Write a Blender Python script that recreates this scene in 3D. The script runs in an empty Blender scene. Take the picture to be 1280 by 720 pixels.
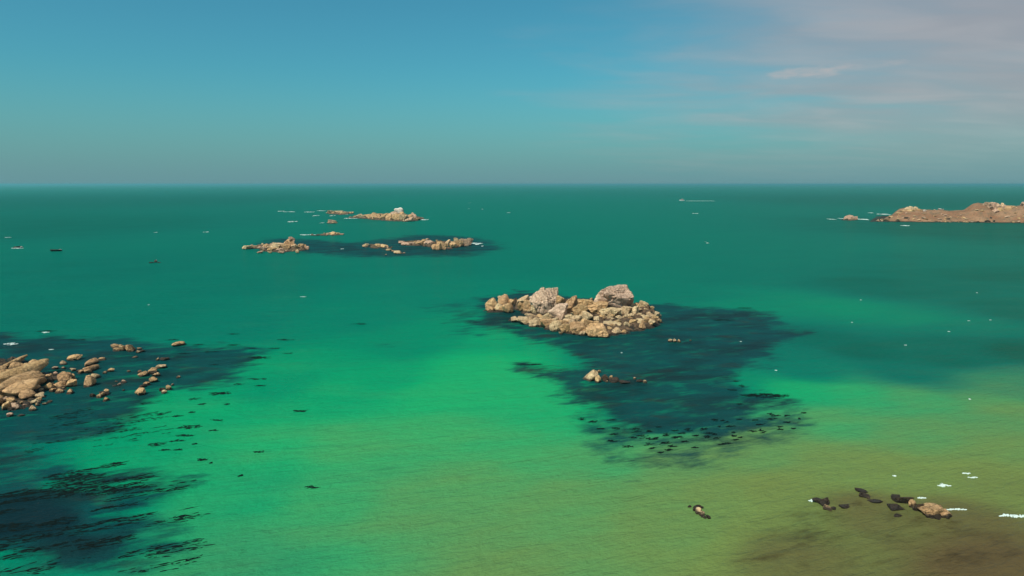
import bpy, bmesh, math, random
import numpy as np
from mathutils import Vector
from mathutils.kdtree import KDTree

# ------------------------------------------------------------------ camera, sky, sun, exposure
S = bpy.context.scene
COL = S.collection
CAM_H, PITCH, FPX = 40.0, math.radians(8.55), 865.0

cam_data = bpy.data.cameras.new('camera')
cam_data.sensor_width = 36.0
cam_data.lens = FPX / 1280.0 * 36.0
cam_data.clip_start = 0.5
cam_data.clip_end = 120000.0
cam = bpy.data.objects.new('camera', cam_data)
COL.objects.link(cam)
cam.location = (0, 0, CAM_H)
cam.rotation_euler = (math.pi / 2 - PITCH, 0, 0)
S.camera = cam

SUN_EL, SUN_AZ = math.radians(51), math.radians(222)      # azimuth clockwise from +Y (north)
sun_vec = Vector((math.sin(SUN_AZ) * math.cos(SUN_EL), math.cos(SUN_AZ) * math.cos(SUN_EL), math.sin(SUN_EL)))
sd = bpy.data.lights.new('sun', 'SUN')
sd.energy = 4.2
sd.angle = math.radians(0.53)
sd.color = (1.0, 0.91, 0.78)
sun = bpy.data.objects.new('sun', sd)
COL.objects.link(sun)
sun.rotation_euler = (-sun_vec).to_track_quat('-Z', 'Y').to_euler()

W = bpy.data.worlds.new('World')
S.world = W
W.use_nodes = True
wn, wl = W.node_tree.nodes, W.node_tree.links
wn.clear()


def N(nodes, kind, **kw):
    n = nodes.new(kind)
    for k, v in kw.items():
        if k.startswith('i_'):
            n.inputs[k[2:].replace('_', ' ')].default_value = v
        else:
            setattr(n, k, v)
    return n


def math_node(nodes, links, op, a, b=None, c=None, clamp=False):
    n = nodes.new('ShaderNodeMath')
    n.operation = op
    n.use_clamp = clamp
    for i, v in enumerate((a, b, c)):
        if v is None:
            continue
        if isinstance(v, (int, float)):
            n.inputs[i].default_value = v
        else:
            links.new(v, n.inputs[i])
    return n.outputs[0]


def mix_rgb(nodes, links, fac, a, b, blend='MIX'):
    n = nodes.new('ShaderNodeMix')
    n.data_type = 'RGBA'
    n.blend_type = blend
    for sock, v in ((n.inputs[0], fac), (n.inputs[6], a), (n.inputs[7], b)):
        if isinstance(v, (int, float)):
            sock.default_value = v
        elif isinstance(v, tuple):
            sock.default_value = (*v, 1) if len(v) == 3 else v
        else:
            links.new(v, sock)
    return n.outputs[2]


def smooth(nodes, links, v, lo, hi):
    n = nodes.new('ShaderNodeMapRange')
    n.interpolation_type = 'SMOOTHSTEP'
    links.new(v, n.inputs[0])
    n.inputs[1].default_value = lo
    n.inputs[2].default_value = hi
    return n.outputs[0]


sky = N(wn, 'ShaderNodeTexSky', sky_type='NISHITA', sun_disc=False, sun_elevation=SUN_EL, sun_rotation=SUN_AZ,
        altitude=0.0, air_density=1.0, dust_density=1.6, ozone_density=4.0)
tc = N(wn, 'ShaderNodeTexCoord')
sep = N(wn, 'ShaderNodeSeparateXYZ')
wl.new(tc.outputs['Generated'], sep.inputs[0])
dx, dy, dz = sep.outputs
den = math_node(wn, wl, 'ADD', math_node(wn, wl, 'MAXIMUM', dz, 0.0), 0.10)
comb = N(wn, 'ShaderNodeCombineXYZ')
wl.new(math_node(wn, wl, 'DIVIDE', dx, den), comb.inputs[0])
wl.new(math_node(wn, wl, 'DIVIDE', dy, den), comb.inputs[1])
mp = N(wn, 'ShaderNodeMapping')
mp.inputs['Scale'].default_value = (0.55, 1.0, 1.0)
mp.inputs['Rotation'].default_value = (0, 0, math.radians(12))
wl.new(comb.outputs[0], mp.inputs[0])
n1 = N(wn, 'ShaderNodeTexNoise', i_Scale=0.9, i_Detail=7.0, i_Roughness=0.55, i_Distortion=0.35)
wl.new(mp.outputs[0], n1.inputs['Vector'])
n2 = N(wn, 'ShaderNodeTexNoise', i_Scale=2.6, i_Detail=5.0, i_Roughness=0.45, i_Distortion=0.5)
wl.new(mp.outputs[0], n2.inputs['Vector'])
# thin cloud sheet: thickens towards the east (+X) with noise-broken edges
east = math_node(wn, wl, 'MULTIPLY', dx, 1.55)
cov = math_node(wn, wl, 'ADD', east, math_node(wn, wl, 'MULTIPLY_ADD', n1.outputs[0], 1.15, -0.70))
cov = math_node(wn, wl, 'ADD', cov, math_node(wn, wl, 'MULTIPLY', n2.outputs[0], 0.36))
cover = smooth(wn, wl, cov, 0.08, 1.0)
up = smooth(wn, wl, dz, -0.02, 0.12)
cover = math_node(wn, wl, 'MULTIPLY', math_node(wn, wl, 'MULTIPLY', cover, up), 0.8, clamp=True)
tint = mix_rgb(wn, wl, 1.0, sky.outputs[0], (0.36, 1.03, 0.95), 'MULTIPLY')
low = smooth(wn, wl, dz, 0.16, -0.02)
tint = mix_rgb(wn, wl, math_node(wn, wl, 'MULTIPLY', low, 0.75), tint, (1.75, 3.45, 3.9))
skycol = mix_rgb(wn, wl, cover, tint, mix_rgb(wn, wl, smooth(wn, wl, n2.outputs[0], 0.38, 0.75), (3.6, 3.3, 3.5), (4.3, 3.9, 4.0)))
# a small bright cloud on the sheet's edge
ex = math_node(wn, wl, 'POWER', math_node(wn, wl, 'DIVIDE', math_node(wn, wl, 'SUBTRACT', dx, 0.395), 0.075), 2.0)
slope_ = math_node(wn, wl, 'MULTIPLY_ADD', math_node(wn, wl, 'SUBTRACT', dx, 0.395), 0.06, 0.142)
ez = math_node(wn, wl, 'POWER', math_node(wn, wl, 'DIVIDE', math_node(wn, wl, 'SUBTRACT', dz, slope_), 0.0085), 2.0)
n3 = N(wn, 'ShaderNodeTexNoise', i_Scale=26.0, i_Detail=6.0, i_Roughness=0.6, i_Distortion=0.3)
m3 = N(wn, 'ShaderNodeMapping')
m3.inputs['Scale'].default_value = (0.6, 0.6, 2.6)
wl.new(tc.outputs['Generated'], m3.inputs[0])
wl.new(m3.outputs[0], n3.inputs['Vector'])
wisp = math_node(wn, wl, 'SUBTRACT', math_node(wn, wl, 'MULTIPLY_ADD', n3.outputs[0], 4.4, -1.25), math_node(wn, wl, 'ADD', ex, ez))
wisp = math_node(wn, wl, 'MULTIPLY', smooth(wn, wl, wisp, 0.0, 1.5), 0.6)
skycol = mix_rgb(wn, wl, wisp, skycol, (5.2, 4.7, 4.6))
bg = N(wn, 'ShaderNodeBackground')
bg.inputs[1].default_value = 0.085
wl.new(skycol, bg.inputs[0])
wo = N(wn, 'ShaderNodeOutputWorld')
wl.new(bg.outputs[0], wo.inputs[0])

S.view_settings.view_transform = 'Standard'
S.view_settings.look = 'None'
S.view_settings.exposure = 0.25
S.view_settings.gamma = 1.0
S.view_settings.use_curve_mapping = False
S.render.engine = 'CYCLES'
S.cycles.use_denoising = True
S.cycles.max_bounces = 6
S.cycles.volume_bounces = 0

# ------------------------------------------------------------------ helpers
rng = random.Random(7)


def at(x, y, z=0.0):
    """World point at height z that the photograph shows at pixel (x, y)."""
    cx, cy = (x - 640.0) / FPX, -(y - 360.0) / FPX
    d = Vector((cx, math.cos(PITCH) + cy * math.sin(PITCH), -math.sin(PITCH) + cy * math.cos(PITCH)))
    t = (z - CAM_H) / d.z
    return Vector((0, 0, CAM_H)) + d * t


def px_size(p):
    """Metres per photograph pixel at a point."""
    depth = p.y * math.cos(PITCH) + (CAM_H - p.z) * math.sin(PITCH)
    return depth / FPX


def zoomer(ox, oy, s):
    return lambda X, Y: (ox + X / s, oy + Y / s)


_h = np.random.RandomState(11).rand(4096)


def vnoise(P):
    """Value noise in [-1, 1] for an (n, 3) array."""
    P = np.asarray(P, float)
    i = np.floor(P).astype(np.int64)
    f = P - i
    f = f * f * (3 - 2 * f)
    out = 0
    for dx_ in (0, 1):
        for dy_ in (0, 1):
            for dz_ in (0, 1):
                k = ((i[:, 0] + dx_) * 73856093) ^ ((i[:, 1] + dy_) * 19349663) ^ ((i[:, 2] + dz_) * 83492791)
                w = (f[:, 0] if dx_ else 1 - f[:, 0]) * (f[:, 1] if dy_ else 1 - f[:, 1]) * (f[:, 2] if dz_ else 1 - f[:, 2])
                out = out + w * _h[k & 4095]
    return out * 2 - 1


def fbm(P, octaves=4, gain=0.5):
    P = np.asarray(P, float)
    a, s, out = 1.0, 1.0, 0
    for o in range(octaves):
        out = out + a * vnoise(P * s + o * 17.3)
        a *= gain
        s *= 2.03
    return out


def new_mesh(name, verts, faces, mat=None, smooth_shade=True, sharp=0):
    me = bpy.data.meshes.new(name)
    me.from_pydata([tuple(v) for v in verts], [], [tuple(f) for f in faces])
    if smooth_shade:
        me.polygons.foreach_set('use_smooth', [True] * len(me.polygons))
    if mat:
        me.materials.append(mat)
    me.update()
    if sharp:
        me.set_sharp_from_angle(angle=math.radians(sharp))
    return me


def link(name, data, parent=None, loc=(0, 0, 0)):
    o = bpy.data.objects.new(name, data)
    COL.objects.link(o)
    o.location = loc
    if parent is not None:
        o.parent = parent
    return o


def tag(o, label, cat, group=None):
    o['label'] = label
    o['category'] = cat
    if group:
        o['group'] = group
    return o


def thing(name, label, cat, loc, group=None):
    o = bpy.data.objects.new(name, None)
    COL.objects.link(o)
    o.location = loc
    o.empty_display_size = 0.5
    return tag(o, label, cat, group)


# ------------------------------------------------------------------ materials
def new_mat(name):
    m = bpy.data.materials.new(name)
    m.use_nodes = True
    nt = m.node_tree
    b = nt.nodes['Principled BSDF']
    return m, nt.nodes, nt.links, b


def granite(name, c1, c2, c3, tide=True, white=0.0, wet=(0.035, 0.026, 0.018)):
    m, n, l, b = new_mat(name)
    geo = N(n, 'ShaderNodeNewGeometry')
    info = N(n, 'ShaderNodeObjectInfo')
    pos = geo.outputs['Position']
    big = N(n, 'ShaderNodeTexNoise', i_Scale=0.35, i_Detail=5.0, i_Roughness=0.6)
    l.new(pos, big.inputs['Vector'])
    mid = N(n, 'ShaderNodeTexNoise', i_Scale=1.6, i_Detail=6.0, i_Roughness=0.65)
    l.new(pos, mid.inputs['Vector'])
    fine = N(n, 'ShaderNodeTexNoise', i_Scale=9.0, i_Detail=4.0, i_Roughness=0.7)
    l.new(pos, fine.inputs['Vector'])
    # lichen / run-off streaks, stretched down the faces
    st = N(n, 'ShaderNodeMapping')
    st.inputs['Scale'].default_value = (1.7, 1.7, 0.22)
    l.new(pos, st.inputs[0])
    streak = N(n, 'ShaderNodeTexNoise', i_Scale=1.3, i_Detail=5.0, i_Roughness=0.6, i_Distortion=0.4)
    l.new(st.outputs[0], streak.inputs['Vector'])
    col = mix_rgb(n, l, smooth(n, l, big.outputs[0], 0.36, 0.66), c1, c2)
    col = mix_rgb(n, l, math_node(n, l, 'MULTIPLY', smooth(n, l, mid.outputs[0], 0.50, 0.72), 0.75), col, c3)
    col = mix_rgb(n, l, math_node(n, l, 'MULTIPLY', smooth(n, l, streak.outputs[0], 0.53, 0.68), 0.55), col, (c3[0] * 0.5, c3[1] * 0.5, c3[2] * 0.5))
    hs = N(n, 'ShaderNodeHueSaturation')
    l.new(math_node(n, l, 'MULTIPLY_ADD', info.outputs['Random'], 0.012, 0.491), hs.inputs['Hue'])
    l.new(math_node(n, l, 'MULTIPLY_ADD', math_node(n, l, 'FRACT', math_node(n, l, 'MULTIPLY', info.outputs['Random'], 37.7)), 0.36, 0.80), hs.inputs['Value'])
    hs.inputs['Saturation'].default_value = 1.0
    l.new(col, hs.inputs['Color'])
    col = hs.outputs[0]
    sp = math_node(n, l, 'MULTIPLY_ADD', fine.outputs[0], 0.5, 0.75)
    spv = N(n, 'ShaderNodeCombineXYZ')
    for i in range(3):
        l.new(sp, spv.inputs[i])
    col = mix_rgb(n, l, 1.0, col, spv.outputs[0], 'MULTIPLY')
    if white:
        sx = N(n, 'ShaderNodeSeparateXYZ')
        l.new(geo.outputs['Normal'], sx.inputs[0])
        k = math_node(n, l, 'ADD', math_node(n, l, 'MULTIPLY', sx.outputs[2], 0.5), mid.outputs[0])
        col = mix_rgb(n, l, smooth(n, l, k, 0.62, 0.9), col, (0.68, 0.66, 0.60))
    # relief of the joints between the crystals' blocks
    vo = N(n, 'ShaderNodeTexVoronoi', feature='DISTANCE_TO_EDGE', i_Scale=0.75, i_Randomness=1.0)
    wv = N(n, 'ShaderNodeVectorMath', operation='ADD')
    ws = N(n, 'ShaderNodeVectorMath', operation='SCALE')
    l.new(mid.outputs['Color'], ws.inputs[0])
    ws.inputs['Scale'].default_value = 0.9
    l.new(pos, wv.inputs[0])
    l.new(ws.outputs[0], wv.inputs[1])
    l.new(wv.outputs[0], vo.inputs['Vector'])
    crack = smooth(n, l, vo.outputs['Distance'], 0.0, 0.055)
    rough = 0.85
    if tide:
        sz = N(n, 'ShaderNodeSeparateXYZ')
        l.new(pos, sz.inputs[0])
        zz = math_node(n, l, 'ADD', sz.outputs[2], math_node(n, l, 'MULTIPLY_ADD', mid.outputs[0], -0.9, 0.45))
        band = smooth(n, l, zz, 0.64, 0.22)
        col = mix_rgb(n, l, math_node(n, l, 'MULTIPLY', band, 0.94), col, wet)
        l.new(math_node(n, l, 'MULTIPLY_ADD', band, -0.4, 0.85), b.inputs['Roughness'])
    else:
        b.inputs['Roughness'].default_value = rough
    b.inputs['Specular IOR Level'].default_value = 0.25
    l.new(col, b.inputs['Base Color'])
    h = math_node(n, l, 'ADD', math_node(n, l, 'MULTIPLY', mid.outputs[0], 0.55), math_node(n, l, 'MULTIPLY', fine.outputs[0], 0.18))
    h = math_node(n, l, 'ADD', h, math_node(n, l, 'MULTIPLY', crack, 0.22))
    bu = N(n, 'ShaderNodeBump', i_Strength=1.0, i_Distance=1.0)
    l.new(h, bu.inputs['Height'])
    l.new(bu.outputs[0], b.inputs['Normal'])
    return m


M_TAN = granite('tan_granite', (0.66, 0.43, 0.215), (0.54, 0.335, 0.155), (0.27, 0.16, 0.085))
M_PALE = granite('pale_granite', (0.70, 0.52, 0.30), (0.58, 0.405, 0.225), (0.29, 0.195, 0.11))
M_PINK = granite('pink_granite', (0.62, 0.41, 0.275), (0.50, 0.325, 0.21), (0.28, 0.18, 0.12))
M_PEACH = granite('peach_granite', (0.70, 0.50, 0.35), (0.60, 0.42, 0.29), (0.36, 0.235, 0.16))
M_WHITE = granite('guano_granite', (0.58, 0.50, 0.42), (0.5, 0.42, 0.34), (0.36, 0.28, 0.22), white=1.0)
M_DARK = granite('weedy_wet_rock', (0.06, 0.042, 0.026), (0.10, 0.065, 0.038), (0.025, 0.02, 0.013))
M_BASE = granite('reef_rock_gap_shade', (0.10, 0.066, 0.04), (0.21, 0.135, 0.075), (0.045, 0.032, 0.021))  # dark reef rock, deepened further to paint shade into the gaps between boulders


def simple(name, c, rough=0.6, var=0.25, scale=3.0, spec=0.3):
    m, n, l, b = new_mat(name)
    t = N(n, 'ShaderNodeTexNoise', i_Scale=scale, i_Detail=4.0)
    geo = N(n, 'ShaderNodeNewGeometry')
    l.new(geo.outputs['Position'], t.inputs['Vector'])
    col = mix_rgb(n, l, t.outputs[0], tuple(v * (1 - var) for v in c), tuple(min(1, v * (1 + var)) for v in c))
    l.new(col, b.inputs['Base Color'])
    b.inputs['Roughness'].default_value = rough
    b.inputs['Specular IOR Level'].default_value = spec
    return m


M_KELP = simple('kelp', (0.0028, 0.0075, 0.0070), 0.7, 0.5, 4.0, 0.05)
M_FOAM = simple('foam', (0.55, 0.65, 0.62), 0.9, 0.08, 2.0, 0.1)
M_HULL = simple('boat_paint', (0.62, 0.60, 0.58), 0.4, 0.05, 1.0)
M_CABIN = simple('cabin_paint', (0.45, 0.30, 0.26), 0.5, 0.05, 1.0)
M_GLASS = simple('dark_glass', (0.02, 0.025, 0.03), 0.1, 0.05, 1.0, 0.5)
M_FEATHER = simple('white_feathers', (0.80, 0.80, 0.78), 0.8, 0.06, 20.0)
M_BEAK = simple('beak', (0.6, 0.35, 0.05), 0.5, 0.05, 1.0)
M_WINGTIP = simple('black_feathers', (0.03, 0.03, 0.035), 0.8, 0.1, 20.0)

# ------------------------------------------------------------------ sea
def poly_world(pts, fn=None):
    out = []
    for p in pts:
        x, y = fn(*p) if fn else p
        w = at(x, y, 0)
        out.append((w.x, w.y))
    return np.array(out)


def signed_dist(P, poly):
    """+ inside, - outside, metres."""
    P = np.asarray(P, float)
    n = len(poly)
    dmin = np.full(len(P), 1e18)
    inside = np.zeros(len(P), bool)
    for i in range(n):
        a, b = poly[i], poly[(i + 1) % n]
        ab = b - a
        t = np.clip(((P - a) @ ab) / (ab @ ab + 1e-12), 0, 1)
        q = a + t[:, None] * ab
        dmin = np.minimum(dmin, ((P - q) ** 2).sum(1))
        c = ((a[1] > P[:, 1]) != (b[1] > P[:, 1])) & (P[:, 0] < (b[0] - a[0]) * (P[:, 1] - a[1]) / (b[1] - a[1] + 1e-12) + a[0])
        inside ^= c
    d = np.sqrt(dmin)
    return np.where(inside, d, -d)


def axis(stops):
    out = []
    for a, b, st in stops:
        out += list(np.arange(a, b, st))
    out.append(stops[-1][1])
    return np.array(out)


xs = axis([(-45000, -4000, 4100), (-4000, -700, 150), (-700, -220, 12), (-220, 220, 1.7), (220, 700, 12), (700, 4000, 150), (4000, 45000, 4100)])
ys = axis([(-3000, -200, 400), (-200, 40, 20), (40, 320, 1.7), (320, 900, 8), (900, 3000, 60), (3000, 9000, 400), (9000, 45000, 4000)])
GX, GY = np.meshgrid(xs, ys)
P2 = np.stack([GX.ravel(), GY.ravel()], 1)

# bottom survey: (photo x, y, water depth 0..1, suspended silt 0..1)
survey = [
    (600, 455, .10, 0), (560, 490, .06, .04), (650, 505, .08, .05), (640, 470, .08, 0), (690, 520, .10, .10),
    (500, 430, .48, 0), (480, 470, .28, .02), (420, 490, .22, .06), (330, 480, .35, .02), (250, 515, .22, .06),
    (560, 420, .45, 0), (620, 425, .30, 0), (450, 400, .68, 0), (300, 400, .80, 0), (150, 400, .90, 0), (0, 400, .98, 0),
    (550, 370, .74, 0), (300, 350, .92, 0), (100, 340, 1.0, 0), (640, 330, .88, 0), (900, 340, .92, 0), (1200, 330, 1.0, 0),
    (850, 370, .85, 0), (950, 385, .62, 0), (1050, 385, .52, 0), (1130, 398, .60, 0), (1180, 408, .85, .02), (1200, 430, 1.05, .0), (1280, 390, 1.08, .04), (1100, 360, 1.08, 0),
    (1000, 420, 1.08, 0), (1100, 440, 1.1, 0), (1200, 450, 1.1, .03), (1280, 440, 1.2, .08), (960, 440, .9, 0), (1000, 462, .8, 0), (1150, 468, 1.0, .05), (1280, 480, .6, .28),
    (1000, 485, .16, .10), (1060, 490, .14, .18), (1150, 500, .2, .34), (1260, 510, .24, .50), (1050, 530, .16, .34), (1150, 550, .2, .5), (1270, 560, .24, .62),
    (900, 480, .5, 0), (800, 450, .7, 0), (820, 520, .45, .05), (760, 570, .16, .32), (850, 585, .2, .55), (960, 570, .2, .55), (1060, 590, .2, .72),
    (1160, 600, .25, .80), (1270, 610, .3, .95), (1000, 625, .3, .92), (1100, 640, .3, 1.2), (1220, 650, .3, 1.25), (900, 620, .2, .72), (860, 650, .2, .62),
    (560, 545, .06, .24), (600, 600, .10, .42), (520, 640, .14, .42), (700, 630, .14, .50), (650, 560, .08, .26), (440, 560, .08, .28), (420, 620, .16, .28), (330, 560, .14, .14),
    (300, 620, .24, .14), (200, 560, .28, .05), (140, 552, .34, .0), (40, 560, .9, 0), (100, 640, .6, 0), (260, 580, .22, .1),
    (640, 710, .2, .55), (1000, 710, .3, 1.2), (1270, 715, .35, 1.4), (300, 710, .3, .25), (0, 715, .6, .05), (-150, 600, .6, 0), (1450, 600, .3, 1.1), (1450, 480, .6, .4), (-200, 450, .9, 0),
    (640, 285, .92, 0), (0, 285, 1.08, 0), (1270, 290, 1.12, 0), (1250, 340, 1.08, .02), (640, 252, .92, 0), (100, 252, 1.08, 0), (1200, 252, 1.1, .02), (400, 300, .92, 0), (1000, 310, .92, 0),
]


def lp(xy):
    r = np.hypot(xy[:, 0], xy[:, 1] + 5)
    return np.stack([np.arctan2(xy[:, 0], np.maximum(xy[:, 1] + 5, 1e-3)) * 1.15, np.log(r) * 1.0], 1)


SP = lp(np.array([at(s[0], s[1], 0)[:2] for s in survey]))
SV = np.array([s[2:] for s in survey])
LP = lp(np.stack([P2[:, 0], np.maximum(P2[:, 1], 10)], 1))
warp = np.stack([fbm(np.c_[P2 * 0.02, np.zeros(len(P2))], 3), fbm(np.c_[P2 * 0.02, np.ones(len(P2)) * 9], 3)], 1) * np.array([0.02, 0.012])
num = np.zeros((len(P2), 2))
wsum = np.zeros(len(P2))
for sp_, sv_ in zip(SP, SV):
    d2 = ((LP + warp - sp_) ** 2).sum(1) + 0.0007
    w = d2 ** -1.9
    num += w[:, None] * sv_
    wsum += w
FLD = num / wsum[:, None]

weed = np.zeros(len(P2))
WW = np.stack([fbm(np.c_[P2 * [0.07, 0.11], np.ones(len(P2)) * 4], 4) * 4.5, fbm(np.c_[P2 * [0.07, 0.11], np.ones(len(P2)) * 14], 4) * 4.0], 1)
SOFT = [  # (polygon in photo pixels, edge softness inside, outside, strength)
    ([(585, 374), (640, 362), (830, 378), (960, 388), (1020, 420), (985, 452), (935, 470), (940, 485), (985, 497), (1000, 515), (960, 545), (870, 560), (800, 556),
      (745, 543), (712, 510), (700, 492), (668, 478), (650, 462), (652, 455), (700, 452), (700, 442), (640, 425), (590, 405)], 7.0, 3.5, .95),
    ([(520, 386), (590, 372), (640, 380), (690, 420), (690, 440), (620, 432), (560, 414)], 9.0, 7.0, .5),
    ([(-300, 425), (0, 412), (110, 418), (220, 428), (345, 434), (335, 462), (280, 488), (222, 492), (196, 520), (150, 545), (60, 562), (-300, 600)], 9.0, 5.0, .97),
    ([(-300, 530), (30, 545), (75, 568), (225, 588), (262, 640), (250, 720), (-300, 760)], 6.0, 4.0, .80),
    ([(-300, 585), (60, 598), (150, 618), (170, 660), (150, 720), (-300, 760)], 9.0, 5.0, 1.4),
    ([(285, 312), (330, 296), (400, 298), (440, 302), (520, 292), (610, 296), (650, 310), (600, 322), (450, 324), (360, 318)], 25.0, 14.0, .95),
    ([(380, 272), (450, 262), (540, 266), (540, 276), (440, 280)], 20.0, 15.0, .4),
    ([(825, 615), (880, 628), (960, 622), (1010, 612), (1090, 608), (1140, 618), (1200, 632), (1290, 636), (1400, 640), (1400, 730), (850, 730), (870, 660), (850, 640)], 6.0, 3.0, .42),
    ([(690, 480), (760, 490), (900, 490), (1000, 500), (1030, 525), (1000, 555), (930, 574), (860, 584), (780, 580), (725, 560), (695, 525)], 3.5, 3.5, .66),
    ([(455, 588), (490, 588), (495, 598), (460, 598)], 2.0, 2.0, .5), ([(490, 620), (540, 618), (545, 632), (495, 634)], 2.0, 2.0, .5), ([(740, 595), (800, 592), (810, 602), (745, 606)], 2.0, 2.0, .5), ([(290, 560), (340, 560), (345, 572), (300, 575)], 2.0, 2.0, .42),
    ([(1000, 515), (1040, 520), (1045, 530), (1005, 535)], 2.0, 2.5, .5), ([(480, 425), (530, 428), (500, 440), (440, 436)], 5.0, 5.0, .35),
    ([(180, 325), (205, 325), (215, 331), (180, 331)], 15.0, 12.0, .45),
    ([(1000, 250), (1090, 272), (1600, 277), (1600, 283), (1090, 283), (1030, 277)], 15.0, 8.0, .35),
]
for poly, si, so, k in SOFT:
    d = signed_dist(P2 + WW * min(1.0, si / 7.0 + .2), poly_world(poly))
    t = np.clip((d + so) / (si + so), 0, 1)
    weed = np.maximum(weed, k * t * t * (3 - 2 * t))

nx, ny = len(xs), len(ys)
idx = np.arange(nx * ny).reshape(ny, nx)
F = np.stack([idx[:-1, :-1], idx[:-1, 1:], idx[1:, 1:], idx[1:, :-1]], -1).reshape(-1, 4)
sea_me = bpy.data.meshes.new('sea')
sea_me.vertices.add(nx * ny)
sea_me.vertices.foreach_set('co', np.c_[P2, np.zeros(len(P2))].ravel())
sea_me.loops.add(F.size)
sea_me.loops.foreach_set('vertex_index', F.ravel())
sea_me.polygons.add(len(F))
sea_me.polygons.foreach_set('loop_start', np.arange(0, F.size, 4))
sea_me.polygons.foreach_set('loop_total', np.full(len(F), 4))
sea_me.update()
sea_me.validate()
for nm, arr in (('depth', FLD[:, 0]), ('silt', FLD[:, 1]), ('weed', weed)):
    a = sea_me.attributes.new(nm, 'FLOAT', 'POINT')
    a.data.foreach_set('value', arr.astype(np.float32))


def sea_material():
    m, n, l, b = new_mat('sea_water')
    geo = N(n, 'ShaderNodeNewGeometry')
    pos = geo.outputs['Position']

    def attr(name):
        return N(n, 'ShaderNodeAttribute', attribute_name=name).outputs['Fac']

    def noise(sx, sy, rot, scale, detail=4.0, rough=0.55, dist=0.0):
        mp_ = N(n, 'ShaderNodeMapping')
        mp_.inputs['Rotation'].default_value = (0, 0, math.radians(rot))
        l.new(pos, mp_.inputs[0])
        m2 = N(n, 'ShaderNodeMapping')
        m2.inputs['Scale'].default_value = (sx, sy, 1)
        l.new(mp_.outputs[0], m2.inputs[0])
        t = N(n, 'ShaderNodeTexNoise', i_Scale=scale, i_Detail=detail, i_Roughness=rough, i_Distortion=dist)
        l.new(m2.outputs[0], t.inputs['Vector'])
        return t.outputs[0]

    depth, silt, wd = attr('depth'), attr('silt'), attr('weed')
    patch = noise(0.5, 1.0, -12, 0.05, 5.0)
    depth = math_node(n, l, 'ADD', depth, math_node(n, l, 'MULTIPLY_ADD', patch, 0.22, -0.11))
    ramp = N(n, 'ShaderNodeValToRGB')
    cr = ramp.color_ramp
    cr.elements[0].position = 0.0
    cr.elements[0].color = (0.0140, 0.3050, 0.1050, 1)
    cr.elements[1].position = 1.0
    cr.elements[1].color = (0.0000, 0.0619, 0.0413, 1)
    for p_, c_ in ((0.15, (0.0030, 0.2680, 0.1060)), (0.35, (0.0000, 0.1823, 0.0963)), (0.60, (0.0000, 0.1376, 0.0912)), (0.80, (0.0000, 0.1101, 0.0808))):
        e = cr.elements.new(p_)
        e.color = (*c_, 1)
    l.new(math_node(n, l, 'MULTIPLY', depth, 0.80, clamp=True), ramp.inputs[0])
    col = ramp.outputs[0]
    # suspended sand: yellow green, then brown close to the shore
    sil = math_node(n, l, 'ADD', silt, math_node(n, l, 'MULTIPLY_ADD', noise(0.4, 1.0, -8, 0.12, 5.0), 0.34, -0.17))
    col = mix_rgb(n, l, smooth(n, l, sil, 0.0, 0.85), col, (0.1260, 0.1850, 0.0520))
    col = mix_rgb(n, l, smooth(n, l, sil, 0.78, 1.4), col, (0.0903, 0.0671, 0.0292))
    # weed-covered reef showing through the water
    wnz = noise(0.45, 1.0, -20, 0.28, 6.0, 0.62, 0.3)
    wf = noise(0.25, 1.0, -24, 0.9, 4.0, 0.6, 0.2)
    k = math_node(n, l, 'ADD', wd, math_node(n, l, 'MULTIPLY_ADD', wnz, 1.6, -0.80))
    k = math_node(n, l, 'ADD', k, math_node(n, l, 'MULTIPLY_ADD', wf, 0.6, -0.30))
    wm = math_node(n, l, 'MULTIPLY', smooth(n, l, k, 0.30, 0.98), smooth(n, l, wd, 0.0, 0.3))
    wcol = mix_rgb(n, l, smooth(n, l, noise(0.5, 1.0, -15, 0.10, 4.0), 0.40, 0.68), (0.0030, 0.0440, 0.0500), (0.0055, 0.0190, 0.0260))
    wcol = mix_rgb(n, l, math_node(n, l, 'MULTIPLY', smooth(n, l, noise(0.6, 1, 10, 0.17, 4.0), 0.56, 0.72), 0.55), wcol, (0.0224, 0.0172, 0.0172))
    wcol = mix_rgb(n, l, smooth(n, l, wd, 1.0, 1.4), wcol, (0.0043, 0.0120, 0.0224))
    wcol = mix_rgb(n, l, smooth(n, l, silt, 0.45, 0.95), wcol, (0.0292, 0.0215, 0.0112))
    col = mix_rgb(n, l, math_node(n, l, 'MULTIPLY', wm, 0.95), col, wcol)
    swell = noise(0.30, 1.0, -18, 0.22, 3.0, 0.5, 0.3)
    chop = noise(0.38, 1.0, -28, 0.85, 4.0, 0.6, 0.3)
    h = math_node(n, l, 'ADD', math_node(n, l, 'MULTIPLY', swell, 0.75), math_node(n, l, 'MULTIPLY', chop, 0.55))
    fine = noise(0.45, 1.0, -22, 2.6, 3.0, 0.6, 0.2)
    h = math_node(n, l, 'ADD', h, math_node(n, l, 'MULTIPLY', fine, 0.17))
    bu = N(n, 'ShaderNodeBump', i_Strength=1.0, i_Distance=1.0)
    l.new(h, bu.inputs['Height'])
    n.remove(b)
    body = N(n, 'ShaderNodeBsdfDiffuse')
    l.new(col, body.inputs['Color'])
    bd = N(n, 'ShaderNodeBump', i_Strength=0.9, i_Distance=1.0)
    l.new(h, bd.inputs['Height'])
    l.new(bd.outputs[0], body.inputs['Normal'])
    gl_ = N(n, 'ShaderNodeBsdfGlossy', i_Roughness=0.14)
    gl_.inputs['Color'].default_value = (1, 1, 1, 1)
    l.new(bu.outputs[0], gl_.inputs['Normal'])
    fr = N(n, 'ShaderNodeFresnel', i_IOR=1.333)
    l.new(bu.outputs[0], fr.inputs['Normal'])
    mx = N(n, 'ShaderNodeMixShader')
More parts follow.
